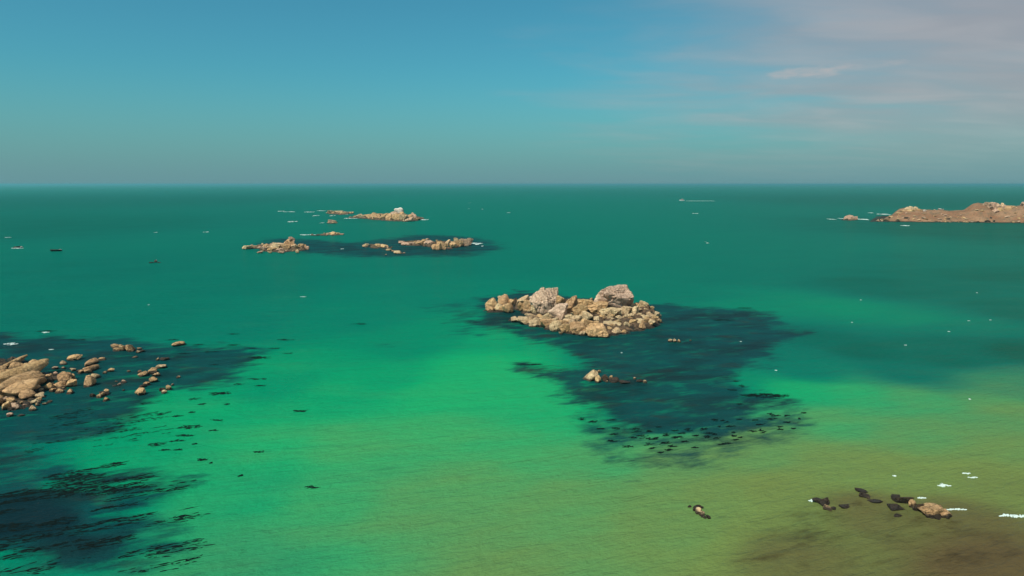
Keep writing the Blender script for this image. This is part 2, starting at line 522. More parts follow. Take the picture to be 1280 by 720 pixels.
    l.new(math_node(n, l, 'MULTIPLY', fr.outputs[0], 0.13, clamp=True), mx.inputs[0])
    l.new(body.outputs[0], mx.inputs[1])
    l.new(gl_.outputs[0], mx.inputs[2])
    out = [q for q in n if q.type == 'OUTPUT_MATERIAL'][0]
    l.new(mx.outputs[0], out.inputs['Surface'])
    return m


sea_me.materials.append(sea_material())
sea = link('sea', sea_me)
sea['kind'] = 'structure'

# ------------------------------------------------------------------ boulders
_ico = {}


def ico(sub):
    if sub not in _ico:
        bm = bmesh.new()
        bmesh.ops.create_icosphere(bm, subdivisions=sub, radius=1.0)
        bm.verts.ensure_lookup_table()
        _ico[sub] = (np.array([v.co[:] for v in bm.verts]), [tuple(v.index for v in f.verts) for f in bm.faces])
        bm.free()
    return _ico[sub]


def boulder_mesh(name, seed, sub, planes=12, p=9, bump=0.10, crack=0.05, strata=0.0, strata_dir=(1, 0.3, 0), strata_n=7.0, octv=5, box=0.25, sharp=0):
    D, Fc = ico(sub)
    r_ = np.random.RandomState(seed)
    nrm = r_.normal(size=(planes, 3))
    nrm /= np.linalg.norm(nrm, axis=1)[:, None]
    dd = r_.uniform(0.62, 1.0, planes)
    acc = np.zeros(len(D))
    for a_, d_ in zip(nrm, dd):
        acc += np.maximum(D @ a_, 0) ** p / d_ ** p
    acc += 0.92 ** p * (np.abs(D) ** p).sum(1) * box
    r = acc ** (-1.0 / p)
    off = r_.uniform(-50, 50, 3)
    r = r * (1 + bump * fbm(D * 1.9 + off, octv, 0.52))
    if crack:
        g = vnoise(D * 1.5 + off + 31) + 0.35 * vnoise(D * 4 + off)
        r = r - crack * np.exp(-(g / 0.07) ** 2)
        g2 = vnoise(D * 2.6 - off)
        r = r - crack * 0.7 * np.exp(-(g2 / 0.06) ** 2)
    if strata:
        t = np.array(strata_dir, float)
        t /= np.linalg.norm(t)
        q = (D * r[:, None]) @ t * strata_n + 0.9 * vnoise(D * 2 + off) + off[0]
        saw = np.abs((q % 1.0) - 0.5) * 2
        r = r - strata * (1 - np.clip(saw / 0.45, 0, 1)) * (0.6 + 0.4 * vnoise(D * 3 + off))
    V = D * np.maximum(r, 0.2)[:, None]
    lo, hi = V.min(0), V.max(0)
    V = (V - (lo + hi) / 2) / ((hi - lo) / 2)
    return new_mesh(name, V, Fc, M_TAN, sharp=sharp)


POOL = [boulder_mesh('boulder_shape', 100 + i, 4, planes=10 + i % 6, p=40, bump=0.05 + 0.03 * (i % 3), crack=0.10, octv=6, box=0.02, sharp=24) for i in range(14)]
ROUND = [boulder_mesh('round_boulder_shape', 300 + i, 4, planes=12, p=5, bump=0.09, crack=0.035, octv=6) for i in range(6)]
BLOCK = [boulder_mesh('blocky_boulder_shape', 500 + i, 5, planes=11 + i, p=60, box=0.02, sharp=22, bump=0.07, crack=0.10, strata=0.10, strata_dir=(1, 0.2 * i - 0.4, 0.25), strata_n=2.0 + 0.35 * i, octv=6) for i in range(6)]
SLAB = [boulder_mesh('slab_shape', 700 + i, 5, planes=5, p=6, bump=0.07, crack=0.05, strata=0.06, strata_dir=(0.15, 1, 0.25), strata_n=1.4, box=1.0, octv=6) for i in range(4)]
SMALL = [boulder_mesh('small_rock_shape', 900 + i, 2, planes=9, p=40, bump=0.10, crack=0.0, octv=3, box=0.02, sharp=20) for i in range(10)]
MATS = {'tan': M_TAN, 'pale': M_PALE, 'pink': M_PINK, 'peach': M_PEACH, 'white': M_WHITE, 'dark': M_DARK}


def set_mat(o, m):
    o.material_slots[0].link = 'OBJECT'
    o.material_slots[0].material = m


def place(name, me, loc, size, rot=(0, 0, 0), mat='tan', parent=None):
    o = bpy.data.objects.new(name, me)
    COL.objects.link(o)
    loc = Vector(loc)
    if parent is not None:
        o.parent = parent
        loc = loc - parent.location
    o.location = loc
    o.scale = (size[0] / 2, size[1] / 2, size[2] / 2)
    o.rotation_euler = rot
    set_mat(o, MATS[mat])
    return o


def boulder(zf, X, Y, Wd, Hg, z=0.3, mat=None, kind=None, parent=None, sc=1.0, deep=None, yaw=None, bury=0.35, tilt=0.12):
    """A boulder whose foot shows at zoom coords (X, Y), Wd x Hg zoom units big."""
    x, y = zf(X, Y)
    p = at(x, y, z)
    m = px_size(p) / sc
    w, h = Wd * m, Hg * m / 0.97
    d = w * (deep if deep else rng.uniform(0.75, 1.05))
    if mat is None:
        mat = rng.choice(['tan', 'tan', 'tan', 'pale', 'pink'])
    if kind is None:
        kind = 'ROUND' if rng.random() < 0.3 else 'POOL'
    if w < 0.9:
        pool = SMALL
    else:
        pool = {'ROUND': ROUND, 'POOL': POOL, 'BLOCK': BLOCK, 'SLAB': SLAB}[kind]
    me = rng.choice(pool)
    yw = rng.uniform(0, 6.28) if yaw is None else yaw
    if yaw is None and kind in ('BLOCK', 'SLAB'):
        yw = rng.uniform(-0.4, 0.4)
    hh = h * (1 + bury)
    k = 1.04
    loc = (p.x, p.y + d * 0.40, z + h - hh / 2)
    return place('boulder', me, loc, (w * k, d * k, hh), (rng.uniform(-tilt, tilt), rng.uniform(-tilt, tilt), yw), mat, parent)


def slab(zf, X0, Y0, X1, Y1, wid, hgt, z=0.4, mat='tan', parent=None, me=None):
    a, b = at(*zf(X0, Y0), z + hgt * 0.5), at(*zf(X1, Y1), z + hgt * 0.5)
    c, d = (a + b) / 2, b - a
    o = place('boulder', me or rng.choice(SLAB), (c.x, c.y, z + hgt * 0.4), (d.length + wid * 0.25, wid, hgt * 1.3),
              (rng.uniform(-.1, .1), rng.uniform(-.06, .02), math.atan2(d.y, d.x)), mat, parent)
    return o


def reef_base(poly, parent, top=1.2, slope=0.25, rough=0.5, step=0.8, name='reef_base', mat=None, drop=0.35, block=0.0, hollow=None):
    lo, hi = poly.min(0) - 3, poly.max(0) + 3
    gx, gy = np.arange(lo[0], hi[0], step), np.arange(lo[1], hi[1], step)
    X, Y = np.meshgrid(gx, gy)
    Q = np.stack([X.ravel(), Y.ravel()], 1)
    d = signed_dist(Q, poly)
    nz = fbm(np.c_[Q * 0.35 / max(step / 0.8, 1), np.zeros(len(Q))], 4)
    Zs = np.minimum(np.maximum(d, -6) * slope, top) + nz * rough * np.clip(d / 3 + 0.7, 0.25, 1) - drop * (d < 1.0)
    if block:
        # fractured bedrock: tilted blocks parted by joints
        rb = np.random.RandomState(int(abs(lo[0]) * 10) % 9999)
        area = (hi - lo).prod()
        C = rb.uniform(lo, hi, (int(area / (block * block)), 2))
        C[:, 1] *= 1.0
        kd = KDTree(len(C))
        for i_, c_ in enumerate(C):
            kd.insert((c_[0], c_[1] * 1.5, 0), i_)
        kd.balance()
        ch = rb.uniform(-1.0, 1.0, len(C)) * min(block, 2.2) * 0.42
        ct = rb.normal(0, 0.22, (len(C), 2))
        wq = np.stack([fbm(np.c_[Q * 0.9, np.ones(len(Q)) * 3], 2), fbm(np.c_[Q * 0.9, np.ones(len(Q)) * 8], 2)], 1) * 0.18 * block
        for q in range(len(Q)):
            if d[q] < -0.5 or (hollow is not None and hollow(Q[q])):
                continue
            a_, b_ = kd.find_n((Q[q, 0] + wq[q, 0], (Q[q, 1] + wq[q, 1]) * 1.5, 0), 2)
            i_ = a_[1]
            e = min(1.0, (b_[2] - a_[2]) / (0.18 * block))
            lift = ch[i_] + ct[i_] @ (Q[q] - C[i_])
            Zs[q] += (lift * (0.35 + 0.65 * e) - (1 - e) * 0.15 * block) * min(1.0, max(0.0, (d[q] + 0.5) / 1.5))
    ii = np.arange(len(Q)).reshape(X.shape)
    fc = np.stack([ii[:-1, :-1], ii[:-1, 1:], ii[1:, 1:], ii[1:, :-1]], -1).reshape(-1, 4)
    keep = (Zs[fc] > -0.5).any(1)
    fc = fc[keep]
    used, inv = np.unique(fc, return_inverse=True)
    V = np.c_[Q[used], np.maximum(Zs[used], -0.9)]
    V[:, :2] -= np.array(parent.location[:2])
    me = new_mesh(name, V, inv.reshape(-1, 4).tolist(), mat or M_BASE, sharp=30 if block else 0)
    o = link(name, me, parent, (0, 0, 0))

    def height(x, y):
        i = int(np.clip(round((x - lo[0]) / step), 0, len(gx) - 1))
        j = int(np.clip(round((y - lo[1]) / step), 0, len(gy) - 1))
        return float(Zs[j * len(gx) + i]), float(d[j * len(gx) + i])
    return o, height


def strew(poly, height, parent, n, smin, smax, mats=('tan', 'tan', 'pale', 'pink'), dmin=0.2, dmax=1e9, seed=1, hk=0.7):
    r_ = random.Random(seed)
    lo, hi = poly.min(0), poly.max(0)
    c = t = 0
    while c < n and t < n * 40:
        t += 1
        x, y = r_.uniform(lo[0], hi[0]), r_.uniform(lo[1], hi[1])
        z, d = height(x, y)
        if d < dmin or d > dmax:
            continue
        s = smin + (smax - smin) * r_.random() ** 2.2
        hgt = s * r_.uniform(0.55, 0.95) * hk / 0.7
        me = r_.choice(POOL if s > 1.1 else SMALL)
        place('boulder', me, (x, y, max(z, -0.1) + hgt * 0.22), (s * r_.uniform(1, 1.4), s * r_.uniform(.8, 1.1), hgt),
              (r_.uniform(-.2, .2), r_.uniform(-.2, .2), r_.uniform(0, 6.28)), r_.choice(mats), parent)
        c += 1


def cluster(name, label, zf, sc, rocks, z=0.15, kind=None, group=None, base=True, cat='rocks', mats=None, reef_pad=0.5):
    """Thing made of several touching rocks. rocks: (X, Y, W, H[, mat])."""
    cx = sum(r[0] for r in rocks) / len(rocks)
    cy = sum(r[1] for r in rocks) / len(rocks)
    c = at(*zf(cx, cy), 0)
    if len(rocks) == 1:
        r0 = rocks[0]
        o = boulder(zf, *r0[:4], z=z, mat=r0[4] if len(r0) > 4 else None, sc=sc, tilt=0.05, kind=kind)
        o.name = name
        tag(o, label, 'rock', group)
        return o
    t = thing(name, label, cat, c, group)
    for r0 in rocks:
        boulder(zf, *r0[:4], z=z, mat=r0[4] if len(r0) > 4 else (rng.choice(mats) if mats else None), parent=t, sc=sc, kind=kind, tilt=0.3 if kind else 0.12)
    return t


# ---- the islet with the two great boulders
Z1 = zoomer(590, 340, 4.923)
S1 = 4.923
islet = thing('rock_islet', 'tan granite islet crowned by two great boulders, ringed by dark weedy water', 'islet', at(705, 398, 0))
ring = poly_world([(70, 238), (120, 205), (200, 192), (280, 180), (400, 172), (560, 165), (760, 190), (1000, 200), (1090, 212), (1165, 268), (1172, 312), (1100, 350),
                   (930, 385), (830, 402), (700, 397), (540, 372), (380, 337), (222, 303), (240, 285), (380, 275), (280, 248), (90, 248)], Z1)
pool_ = poly_world([(790, 315), (850, 288), (960, 288), (1010, 300), (985, 318), (900, 328), (830, 326)], Z1)
_, hgt1 = reef_base(ring, islet, top=0.5, slope=0.20, rough=0.20, drop=0.05, step=0.4, block=2.0,
                    hollow=lambda q: signed_dist(np.array([q]), pool_)[0] > 0)
# the two great boulders, each its own shape
gl = boulder_mesh('great_boulder_shape', 41, 5, planes=20, p=40, box=0.15, sharp=24, bump=0.10, crack=0.10, strata=0.13, strata_dir=(1, 0.15, 0.16), strata_n=3.4, octv=7)
gr = boulder_mesh('dome_boulder_shape', 64, 5, planes=24, p=36, box=0.1, sharp=24, bump=0.075, crack=0.12, strata=0.05, strata_dir=(1, 0, 0.3), strata_n=2.2, octv=7)


def hero(me, X, Y, Wd, Hg, z, mat, yaw=0.0, deep=0.9, bury=0.25):
    p = at(*Z1(X, Y), z)
    m = px_size(p) / S1
    w, h = Wd * m, Hg * m
    return place('boulder', me, (p.x, p.y + w * deep * 0.4, z + h - h * (1 + bury) / 2), (w, w * deep, h * (1 + bury)), (0, 0, yaw), mat, islet)


o = hero(gl, 438, 248, 172, 146, 1.0, 'peach')
o['label'] = 'tall boulder scored by upright fissures'
o = hero(gr, 893, 230, 226, 142, 1.2, 'peach', deep=0.85)
o['label'] = 'broad domed boulder'
for r in [(805, 212, 85, 92, 1.2, 'peach', 'BLOCK'), (497, 190, 66, 88, 1.5, 'peach', 'BLOCK'), (545, 195, 50, 46, 2.0), (530, 292, 118, 98, .7, 'peach', 'POOL'),
          (602, 262, 112, 104, 1.0, 'tan', 'BLOCK'), (690, 228, 110, 56, 1.4, 'tan', 'BLOCK'), (665, 275, 95, 74, 1.0, 'tan', 'BLOCK'), (470, 297, 66, 42, .7),
          (712, 283, 72, 38, 1.0, 'pale', 'ROUND'), (780, 245, 130, 52, 1.1, 'tan', 'BLOCK'), (855, 275, 125, 50, .7, 'pale', 'BLOCK'),
          (315, 192, 82, 40, 1.0, 'pale', 'BLOCK'), (300, 232, 72, 46, .6), (352, 240, 72, 66, .6, 'tan', 'BLOCK'), (385, 250, 50, 45, .6),
          (118, 218, 76, 56, .4, 'tan', 'ROUND'), (197, 205, 88, 62, .5, 'tan', 'ROUND'), (108, 243, 62, 34, .1), (165, 238, 68, 44, .15, 'pale', 'ROUND'),
          (218, 252, 78, 56, .1, 'tan', 'ROUND'), (245, 205, 42, 36, .4), (178, 180, 36, 30, .9),
          (900, 268, 80, 40, .6), (950, 266, 82, 52, .6, 'pale', 'BLOCK'), (945, 283, 46, 20, .4, 'pale'), (1002, 268, 54, 54, .5, 'pale'), (845, 288, 36, 18, .4, 'pale'),
          (985, 225, 40, 40, .7), (1062, 230, 62, 50, .4, 'pale', 'BLOCK'), (1016, 226, 42, 30, .3), (1095, 278, 38, 30, .3, 'pale'), (1142, 283, 40, 36, .15, 'pale'),
          (1125, 302, 52, 30, .2), (1092, 332, 92, 48, .2, 'tan', 'BLOCK'), (1050, 352, 44, 36, .1), (1156, 312, 26, 22, .1), (1068, 300, 40, 28, .3), (1035, 318, 46, 30, .3),
          (892, 382, 62, 38, .1, 'pale', 'BLOCK'), (868, 338, 112, 24, .3, 'pale', 'SLAB'), (950, 342, 64, 36, .2, 'pale'), (988, 325, 44, 30, .3), (850, 362, 44, 26, .1),
          (265, 308, 62, 32, .15, 'pale'), (325, 322, 92, 38, .15, 'pale', 'BLOCK'), (398, 336, 92, 48, .15, 'pale', 'BLOCK'), (460, 346, 84, 50, .15, 'tan', 'BLOCK'),
          (520, 362, 102, 58, .15, 'pale', 'BLOCK'), (578, 374, 84, 52, .1, 'tan', 'BLOCK'), (650, 382, 112, 66, .1, 'tan', 'BLOCK'), (678, 394, 54, 28, .0, 'pale'),
          (772, 402, 132, 76, .05, 'tan', 'BLOCK'), (735, 350, 92, 54, .5, 'tan', 'BLOCK'), (640, 318, 84, 46, .6, 'pale'), (590, 306, 82, 42, .6), (545, 306, 62, 42, .6),
          (775, 304, 62, 30, .5, 'pale'), (700, 330, 70, 40, .6), (420, 290, 62, 28, .4), (362, 280, 62, 22, .3), (548, 384, 22, 16, 0, 'pale'), (610, 330, 70, 40, .5, 'pale'),
          (560, 330, 70, 34, .5), (500, 318, 70, 30, .5, 'pale'), (440, 310, 60, 26, .4, 'pale'), (760, 345, 50, 40, .5)]:
    boulder(Z1, *r[:4], z=r[4], mat=r[5] if len(r) > 5 else None, kind=r[6] if len(r) > 6 else None, parent=islet, sc=S1)
strew(ring, hgt1, islet, 95, 0.7, 2.6, seed=5, dmin=0.5, mats=('tan', 'pale', 'pale', 'tan'))
strew(poly_world([(900, 385), (930, 345), (1010, 310), (1050, 240), (1165, 268), (1172, 312), (1100, 350)], Z1), hgt1, islet, 60, 0.7, 2.2, seed=6, dmin=0.3, mats=('tan', 'pale', 'pale'))

# rocks near the islet
cluster('rock_cluster', 'row of small pale rocks awash in dark water off the islet', Z1, S1, [(1222, 432, 26, 18, 'pale'), (1250, 434, 28, 22, 'pale'), (1276, 434, 22, 18, 'tan'), (1345, 425, 14, 8, 'tan')], z=0.0)
Z2 = zoomer(640, 430, 5.141)
cluster('rock_cluster', 'tan boulder with broken dark rocks in the middle of the weed bed', Z2, 5.141,
        [(520, 236, 96, 62, 'pale'), (553, 250, 44, 44, 'tan'), (560, 186, 26, 16, 'tan'), (600, 240, 60, 34, 'dark'), (640, 226, 36, 22, 'tan'), (665, 246, 90, 22, 'dark'), (612, 248, 20, 14, 'pale'), (720, 255, 70, 12, 'dark')], z=0.0)
cluster('rock_cluster', 'pair of tiny pale rocks joined by dark rock, amid the weed bed', Z2, 5.141, [(788, 228, 18, 14, 'pale'), (824, 246, 44, 16, 'dark'), (855, 252, 24, 18, 'pale')], z=0.0)

# ---- the outcrop of long slabs
Z3 = zoomer(0, 430, 7.2)
outc = thing('rock_outcrop', 'large tan outcrop of long tilted slabs and rounded boulders amid dark weedy water', 'outcrop', at(20, 490, 0))
opoly = poly_world([(-420, 130), (60, 130), (230, 110), (330, 150), (470, 200), (440, 280), (650, 290), (660, 380), (560, 430), (420, 420), (300, 450), (400, 500), (330, 580),
                    (150, 600), (0, 620), (-420, 640)], Z3)
_, hgt3 = reef_base(opoly, outc, top=0.12, slope=0.15, rough=0.2, drop=0.2, step=0.4, block=1.3)
slab(Z3, -90, 345, 420, 185, 3.4, 2.5, z=.5, parent=outc, me=SLAB[0])
slab(Z3, -60, 430, 385, 280, 3.4, 2.6, z=.3, parent=outc, me=SLAB[1])
slab(Z3, 40, 190, 230, 122, 1.7, 1.3, z=.2, parent=outc, me=SLAB[2])
slab(Z3, -120, 290, 150, 235, 1.7, 1.2, z=.3, parent=outc)
slab(Z3, -260, 300, 60, 215, 1.6, 1.0, z=.2, parent=outc)
slab(Z3, -420, 430, -80, 320, 3.2, 2.6, z=.4, parent=outc)
slab(Z3, -400, 520, -120, 440, 2.6, 1.8, z=.2, parent=outc)
for r in [(120, 478, 265, 108, .3, 'tan', 'ROUND'), (195, 502, 150, 72, .1, 'tan', 'ROUND'), (125, 228, 145, 58, .2, 'tan', 'ROUND'), (282, 187, 82, 44, .1), (255, 215, 90, 35, .3),
          (305, 417, 92, 46, .1, 'tan', 'ROUND'), (435, 303, 68, 32, .1), (550, 340, 152, 80, .1, 'tan'), (632, 388, 78, 66, .05, 'tan'), (642, 322, 52, 50, .1),
          (413, 413, 104, 54, .05, 'tan', 'ROUND'), (512, 398, 122, 56, .05, 'tan', 'ROUND'), (516, 442, 82, 36, .0, 'tan'), (462, 434, 50, 32, .0), (490, 275, 46, 22, .1),
          (30, 592, 92, 62, .05), (85, 542, 72, 56, .2), (30, 532, 72, 52, .2, 'pink'), (130, 592, 84, 56, .0), (20, 478, 64, 44, .4), (330, 488, 92, 36, .0, 'pale'), (390, 484, 32, 16, 0),
          (300, 545, 74, 42, 0), (342, 520, 52, 36, 0), (275, 606, 62, 42, 0), (328, 560, 32, 26, 0), (182, 540, 42, 22, .1), (245, 536, 42, 22, 0), (215, 566, 42, 26, 0),
          (430, 345, 70, 30, .05, 'dark'), (380, 340, 60, 30, .1, 'dark'), (100, 600, 70, 30, 0, 'dark'), (-60, 560, 110, 70, .1), (-150, 600, 120, 70, .0), (-250, 560, 140, 90, .1),
          (-60, 500, 120, 70, .3), (-130, 230, 120, 50, .1), (-240, 250, 110, 50, .1)]:
    boulder(Z3, *r[:4], z=r[4], mat=r[5] if len(r) > 5 else None, kind=r[6] if len(r) > 6 else None, parent=outc, sc=7.2)
strew(opoly, hgt3, outc, 60, 0.35, 1.0, seed=9, dmin=-0.2)

cluster('boulder', 'single smooth tan boulder in dark water just off the slabby outcrop', Z3, 7.2, [(645, 152, 112, 48, 'tan')], z=0.0)
cluster('rock_cluster', 'low row of small pale rocks by the upper end of the slabby outcrop', Z3, 7.2, [(560, 188, 66, 28, 'pale'), (566, 226, 36, 20, 'pale'), (640, 247, 56, 26, 'pale'), (490, 228, 44, 22, 'pink')], z=0.0)
slr = thing('rock_cluster', 'leaning tan slabs with a big rounded boulder at their foot', 'rocks', at(110, 470, 0))
slab(Z3, 750, 190, 880, 140, 1.2, 1.0, z=.1, parent=slr)
slab(Z3, 760, 238, 880, 195, 1.1, 1.0, z=.1, parent=slr)
for r in [(722, 268, 62, 32, 0), (790, 268, 64, 34, 0), (835, 314, 84, 46, 0, 'pale', 'ROUND'), (778, 384, 122, 96, 0, 'tan', 'ROUND'), (700, 255, 40, 20, 0, 'dark'), (905, 150, 60, 26, 0)]:
    boulder(Z3, *r[:4], z=r[4], mat=r[5] if len(r) > 5 else None, kind=r[6] if len(r) > 6 else None, parent=slr, sc=7.2)
cluster('boulder', 'lone round pebble-shaped boulder beside the front of the slabby outcrop', Z3, 7.2, [(617, 450, 66, 42, 'tan')], z=0.0)
Z4 = zoomer(120, 420, 8.0)
for nm, lb, rocks in [
    ('rock_cluster', 'clump of tan boulders leaning together, one with a dark foot', [(185, 122, 92, 32), (192, 153, 84, 32), (235, 112, 52, 28), (265, 153, 62, 52, 'tan'), (330, 158, 92, 68, 'tan'), (430, 138, 42, 20, 'pale'), (412, 172, 48, 22, 'pale'), (450, 162, 60, 20, 'dark')]),
    ('boulder', 'flat-topped tan rock standing apart at the edge of the weed bed', [(797, 103, 132, 40, 'tan')]),
    ('boulder', 'sliver of tan rock barely breaking the surface below the clump of leaning boulders', [(380, 221, 44, 14, 'tan')]),
    ('rock_cluster', 'small pale rock against a black wet rock', [(612, 247, 34, 26, 'pale'), (672, 248, 84, 28, 'dark')]),
    ('rock_cluster', 'winding chain of tan boulders rising from dark water', [(640, 327, 92, 32, 'pale'), (456, 408, 102, 42, 'tan'), (430, 373, 42, 26, 'tan'), (545, 372, 102, 50, 'tan'), (592, 408, 72, 38, 'tan'), (556, 468, 98, 52, 'tan'), (496, 498, 64, 36, 'tan'), (460, 518, 66, 34, 'dark'), (570, 385, 70, 24, 'dark')]),
    ('boulder', 'round tan boulder at the lower end of the winding boulder chain', [(428, 594, 108, 62, 'tan')]),
    ('rock_cluster', 'small knot of tan and black rocks next to the green shallows', [(715, 543, 56, 42, 'tan'), (672, 578, 54, 36, 'pale'), (655, 553, 54, 32, 'dark'), (760, 497, 32, 20, 'pink')]),
    ('boulder', 'tiny tan rock tip alone by the green shallows', [(815, 422, 38, 20, 'tan')]),
    ('boulder', 'tiny tan rock tip between the leaning slabs and the boulder chain', [(320, 362, 32, 18, 'pale')]),
    ('rock_cluster', 'big and little tan rocks side by side near the leaning slabs', [(132, 363, 68, 38, 'tan'), (78, 378, 44, 22, 'tan')]),
    ('rock_cluster', 'scatter of rock crumbs awash between larger rocks', [(265, 473, 48, 32, 'pink'), (226, 498, 32, 26, 'pink'), (196, 462, 32, 14, 'tan'), (175, 505, 40, 12, 'dark'), (270, 550, 26, 16, 'dark')]),
    ('rock_cluster', 'tan rocks split by dark gaps in front of the big rounded boulder', [(88, 583, 68, 46, 'tan'), (20, 622, 66, 42, 'tan'), (92, 653, 58, 36, 'tan'), (56, 606, 50, 44, 'tan'), (-40, 612, 50, 36, 'dark'), (70, 598, 80, 30, 'dark')]),
]:
    cluster(nm, lb, Z4, 8.0, rocks, z=0.0)
cluster('rock_cluster', 'pale broken rocks awash in front of the slabby outcrop', Z3, 7.2, [(75, 658, 52, 34, 'pink'), (180, 652, 56, 14, 'pink'), (432, 533, 46, 18, 'pale'), (392, 548, 48, 14, 'pale')], z=0.0)

# ---- far islets
def far_islet(name, label, zf, sc, rocks, poly, top=1.0, n=30, smax=3.0, seed=1, z=0.4):
    cx = sum(r[0] for r in rocks) / len(rocks)
    cy = max(r[1] for r in rocks)
    t = thing(name, label, 'islet', at(*zf(cx, cy), 0))
    pw = poly_world(poly, zf)
    _, hf = reef_base(pw, t, top=top * 0.45, slope=0.12, rough=0.35, step=1.0, block=3.5)
    for r in rocks:
        boulder(zf, *r[:4], z=r[5] if len(r) > 5 else z, mat=(r[4] if len(r) > 4 else None) or rng.choice(['tan', 'pink', 'tan', 'pale']), kind='ROUND' if len(r) > 4 and r[4] == 'white' else rng.choice(['POOL', 'BLOCK', 'BLOCK']), parent=t, sc=sc, bury=0.5)
    strew(pw, hf, t, n, 1.0, smax, seed=seed, dmin=0.5)
    return t


ZA = zoomer(400, 250, 9.143)
far_islet('rock_islet', 'far rocky islet topped by a white-stained dome of rock', ZA, 9.143,
          [(893, 168, 112, 84, 'white', 2.0), (485, 203, 90, 42), (400, 203, 62, 26), (560, 208, 84, 44), (612, 190, 62, 46), (640, 220, 112, 62), (722, 222, 112, 66), (792, 230, 114, 72), (872, 232, 114, 76),
           (850, 200, 130, 66, 'pink', 2.0), (960, 236, 112, 66), (1030, 226, 92, 62), (1066, 212, 72, 68), (1012, 243, 122, 42), (1112, 228, 72, 26), (760, 200, 90, 50), (700, 195, 80, 42), (930, 195, 90, 60), (450, 190, 60, 30)],
          [(300, 205), (420, 185), (600, 170), (900, 165), (1080, 180), (1200, 218), (1120, 238), (1020, 250), (850, 245), (680, 235), (480, 215)], top=1.6, n=45, seed=21)
far_islet('rock_reef', 'low rocky reef trailing from the far islet with the white dome', ZA, 9.143,
          [(120, 148, 84, 28), (155, 155, 60, 18), (212, 152, 82, 28), (300, 153, 92, 22), (350, 153, 62, 16), (260, 160, 70, 18)], [(70, 150), (200, 135), (380, 145), (380, 158), (240, 172), (90, 160)], top=.6, n=16, seed=22, z=.1)
far_islet('rock_reef', 'small low rock beside the reef of the far white-domed islet', ZA, 9.143, [(135, 266, 104, 36, 'pink'), (100, 266, 50, 18, 'pink'), (175, 266, 40, 14, 'tan')], [(70, 268), (135, 255), (200, 266), (135, 272)], top=.4, n=3, seed=23, z=.0)
ZB = zoomer(290, 290, 11.636)
far_islet('rock_islet', 'tan rocky islet rising to a knobbed peak at one end', ZB, 11.636,
          [(198, 244, 112, 44), (320, 230, 62, 32), (400, 235, 62, 30), (490, 228, 122, 52), (470, 256, 90, 46), (640, 250, 182, 88), (560, 270, 104, 38), (722, 225, 152, 66), (762, 256, 132, 66), (680, 276, 112, 42),
           (812, 226, 160, 120, 'tan', 1.0), (846, 118, 74, 48, 'pink', 6.0), (872, 170, 82, 86, 'pink', 3.0), (715, 302, 92, 20), (985, 246, 132, 74), (1040, 230, 82, 44), (1092, 250, 62, 42), (946, 298, 52, 36, 'pale'), (580, 225, 100, 60), (900, 240, 90, 60), (540, 300, 60, 16, 'pale'), (400, 300, 90, 20, 'pink')],
          [(130, 240), (300, 215), (500, 195), (700, 190), (900, 190), (1090, 225), (1120, 250), (980, 285), (720, 300), (480, 290), (330, 250)], top=1.4, n=40, seed=24)
ZC = zoomer(440, 290, 7.53)
far_islet('rock_islet', 'long low jagged islet with a blunt block at one end, water dark around it', ZC, 7.53,
          [(465, 108, 62, 24), (500, 122, 82, 22, 'pink'), (560, 118, 70, 20, 'pink'), (640, 120, 112, 40), (720, 130, 112, 46, 'pink'), (770, 164, 62, 48, 'tan'), (815, 166, 62, 74, 'tan'), (862, 164, 72, 58, 'tan'), (895, 128, 64, 54, 'pale'),
           (950, 144, 82, 44, 'tan'), (980, 96, 46, 42, 'pale', 1.5), (1002, 136, 82, 52, 'tan'), (1062, 130, 92, 62, 'pink'), (1106, 112, 62, 56, 'pink', 1.0), (950, 112, 62, 22), (1030, 110, 70, 40), (830, 130, 70, 40), (680, 108, 60, 28, 'white')],
          [(430, 105), (600, 88), (750, 95), (980, 95), (1130, 90), (1140, 115), (1050, 140), (920, 165), (760, 172), (700, 140), (520, 128)], top=1.2, n=34, seed=25)
far_islet('rock_reef', 'scattered low tan rocks trailing from the long jagged islet', ZC, 7.53,
          [(125, 139, 62, 28, 'pale'), (180, 128, 42, 14), (235, 146, 62, 34), (300, 148, 102, 28), (430, 208, 98, 30, 'pale'), (342, 178, 52, 20), (490, 204, 26, 12), (315, 220, 20, 12), (270, 135, 40, 22)],
          [(90, 138), (240, 125), (350, 140), (480, 200), (430, 212), (320, 170), (110, 146)], top=.3, n=8, smax=2.0, seed=26, z=.0)
ZD = zoomer(280, 245, 3.765)
far_islet('rock_reef', 'flat tan rock standing alone between the far islets', ZD, 3.765, [(510, 184, 56, 15, 'tan'), (528, 184, 30, 12, 'tan'), (552, 184, 18, 7, 'pink'), (490, 184, 22, 11, 'pink'), (430, 187, 30, 3, 'dark')], [(400, 186), (510, 176), (560, 184), (510, 188)], top=.3, n=4, smax=2.0, seed=27, z=.0)
ZE = zoomer(0, 230, 4.267)
cluster('rock_cluster', 'dark rock awash alone in the open green water', ZE, 4.267, [(290, 360, 60, 9, 'dark'), (320, 355, 14, 7, 'white')], z=-0.1)
cluster('rock_cluster', 'small dark pointed rock with a pale tip in open water', ZE, 4.267, [(828, 420, 22, 16, 'dark'), (806, 423, 22, 6, 'dark'), (832, 412, 10, 7, 'white'), (848, 422, 14, 6, 'dark')], z=-0.1)
cluster('rock_cluster', 'dark rock washed by foam, off the far edge of the weed', ZE, 4.267, [(85, 341, 36, 8, 'dark'), (110, 340, 20, 7, 'white')], z=-0.1)

# ---- the headland
ZH = zoomer(1080, 245, 6.4)


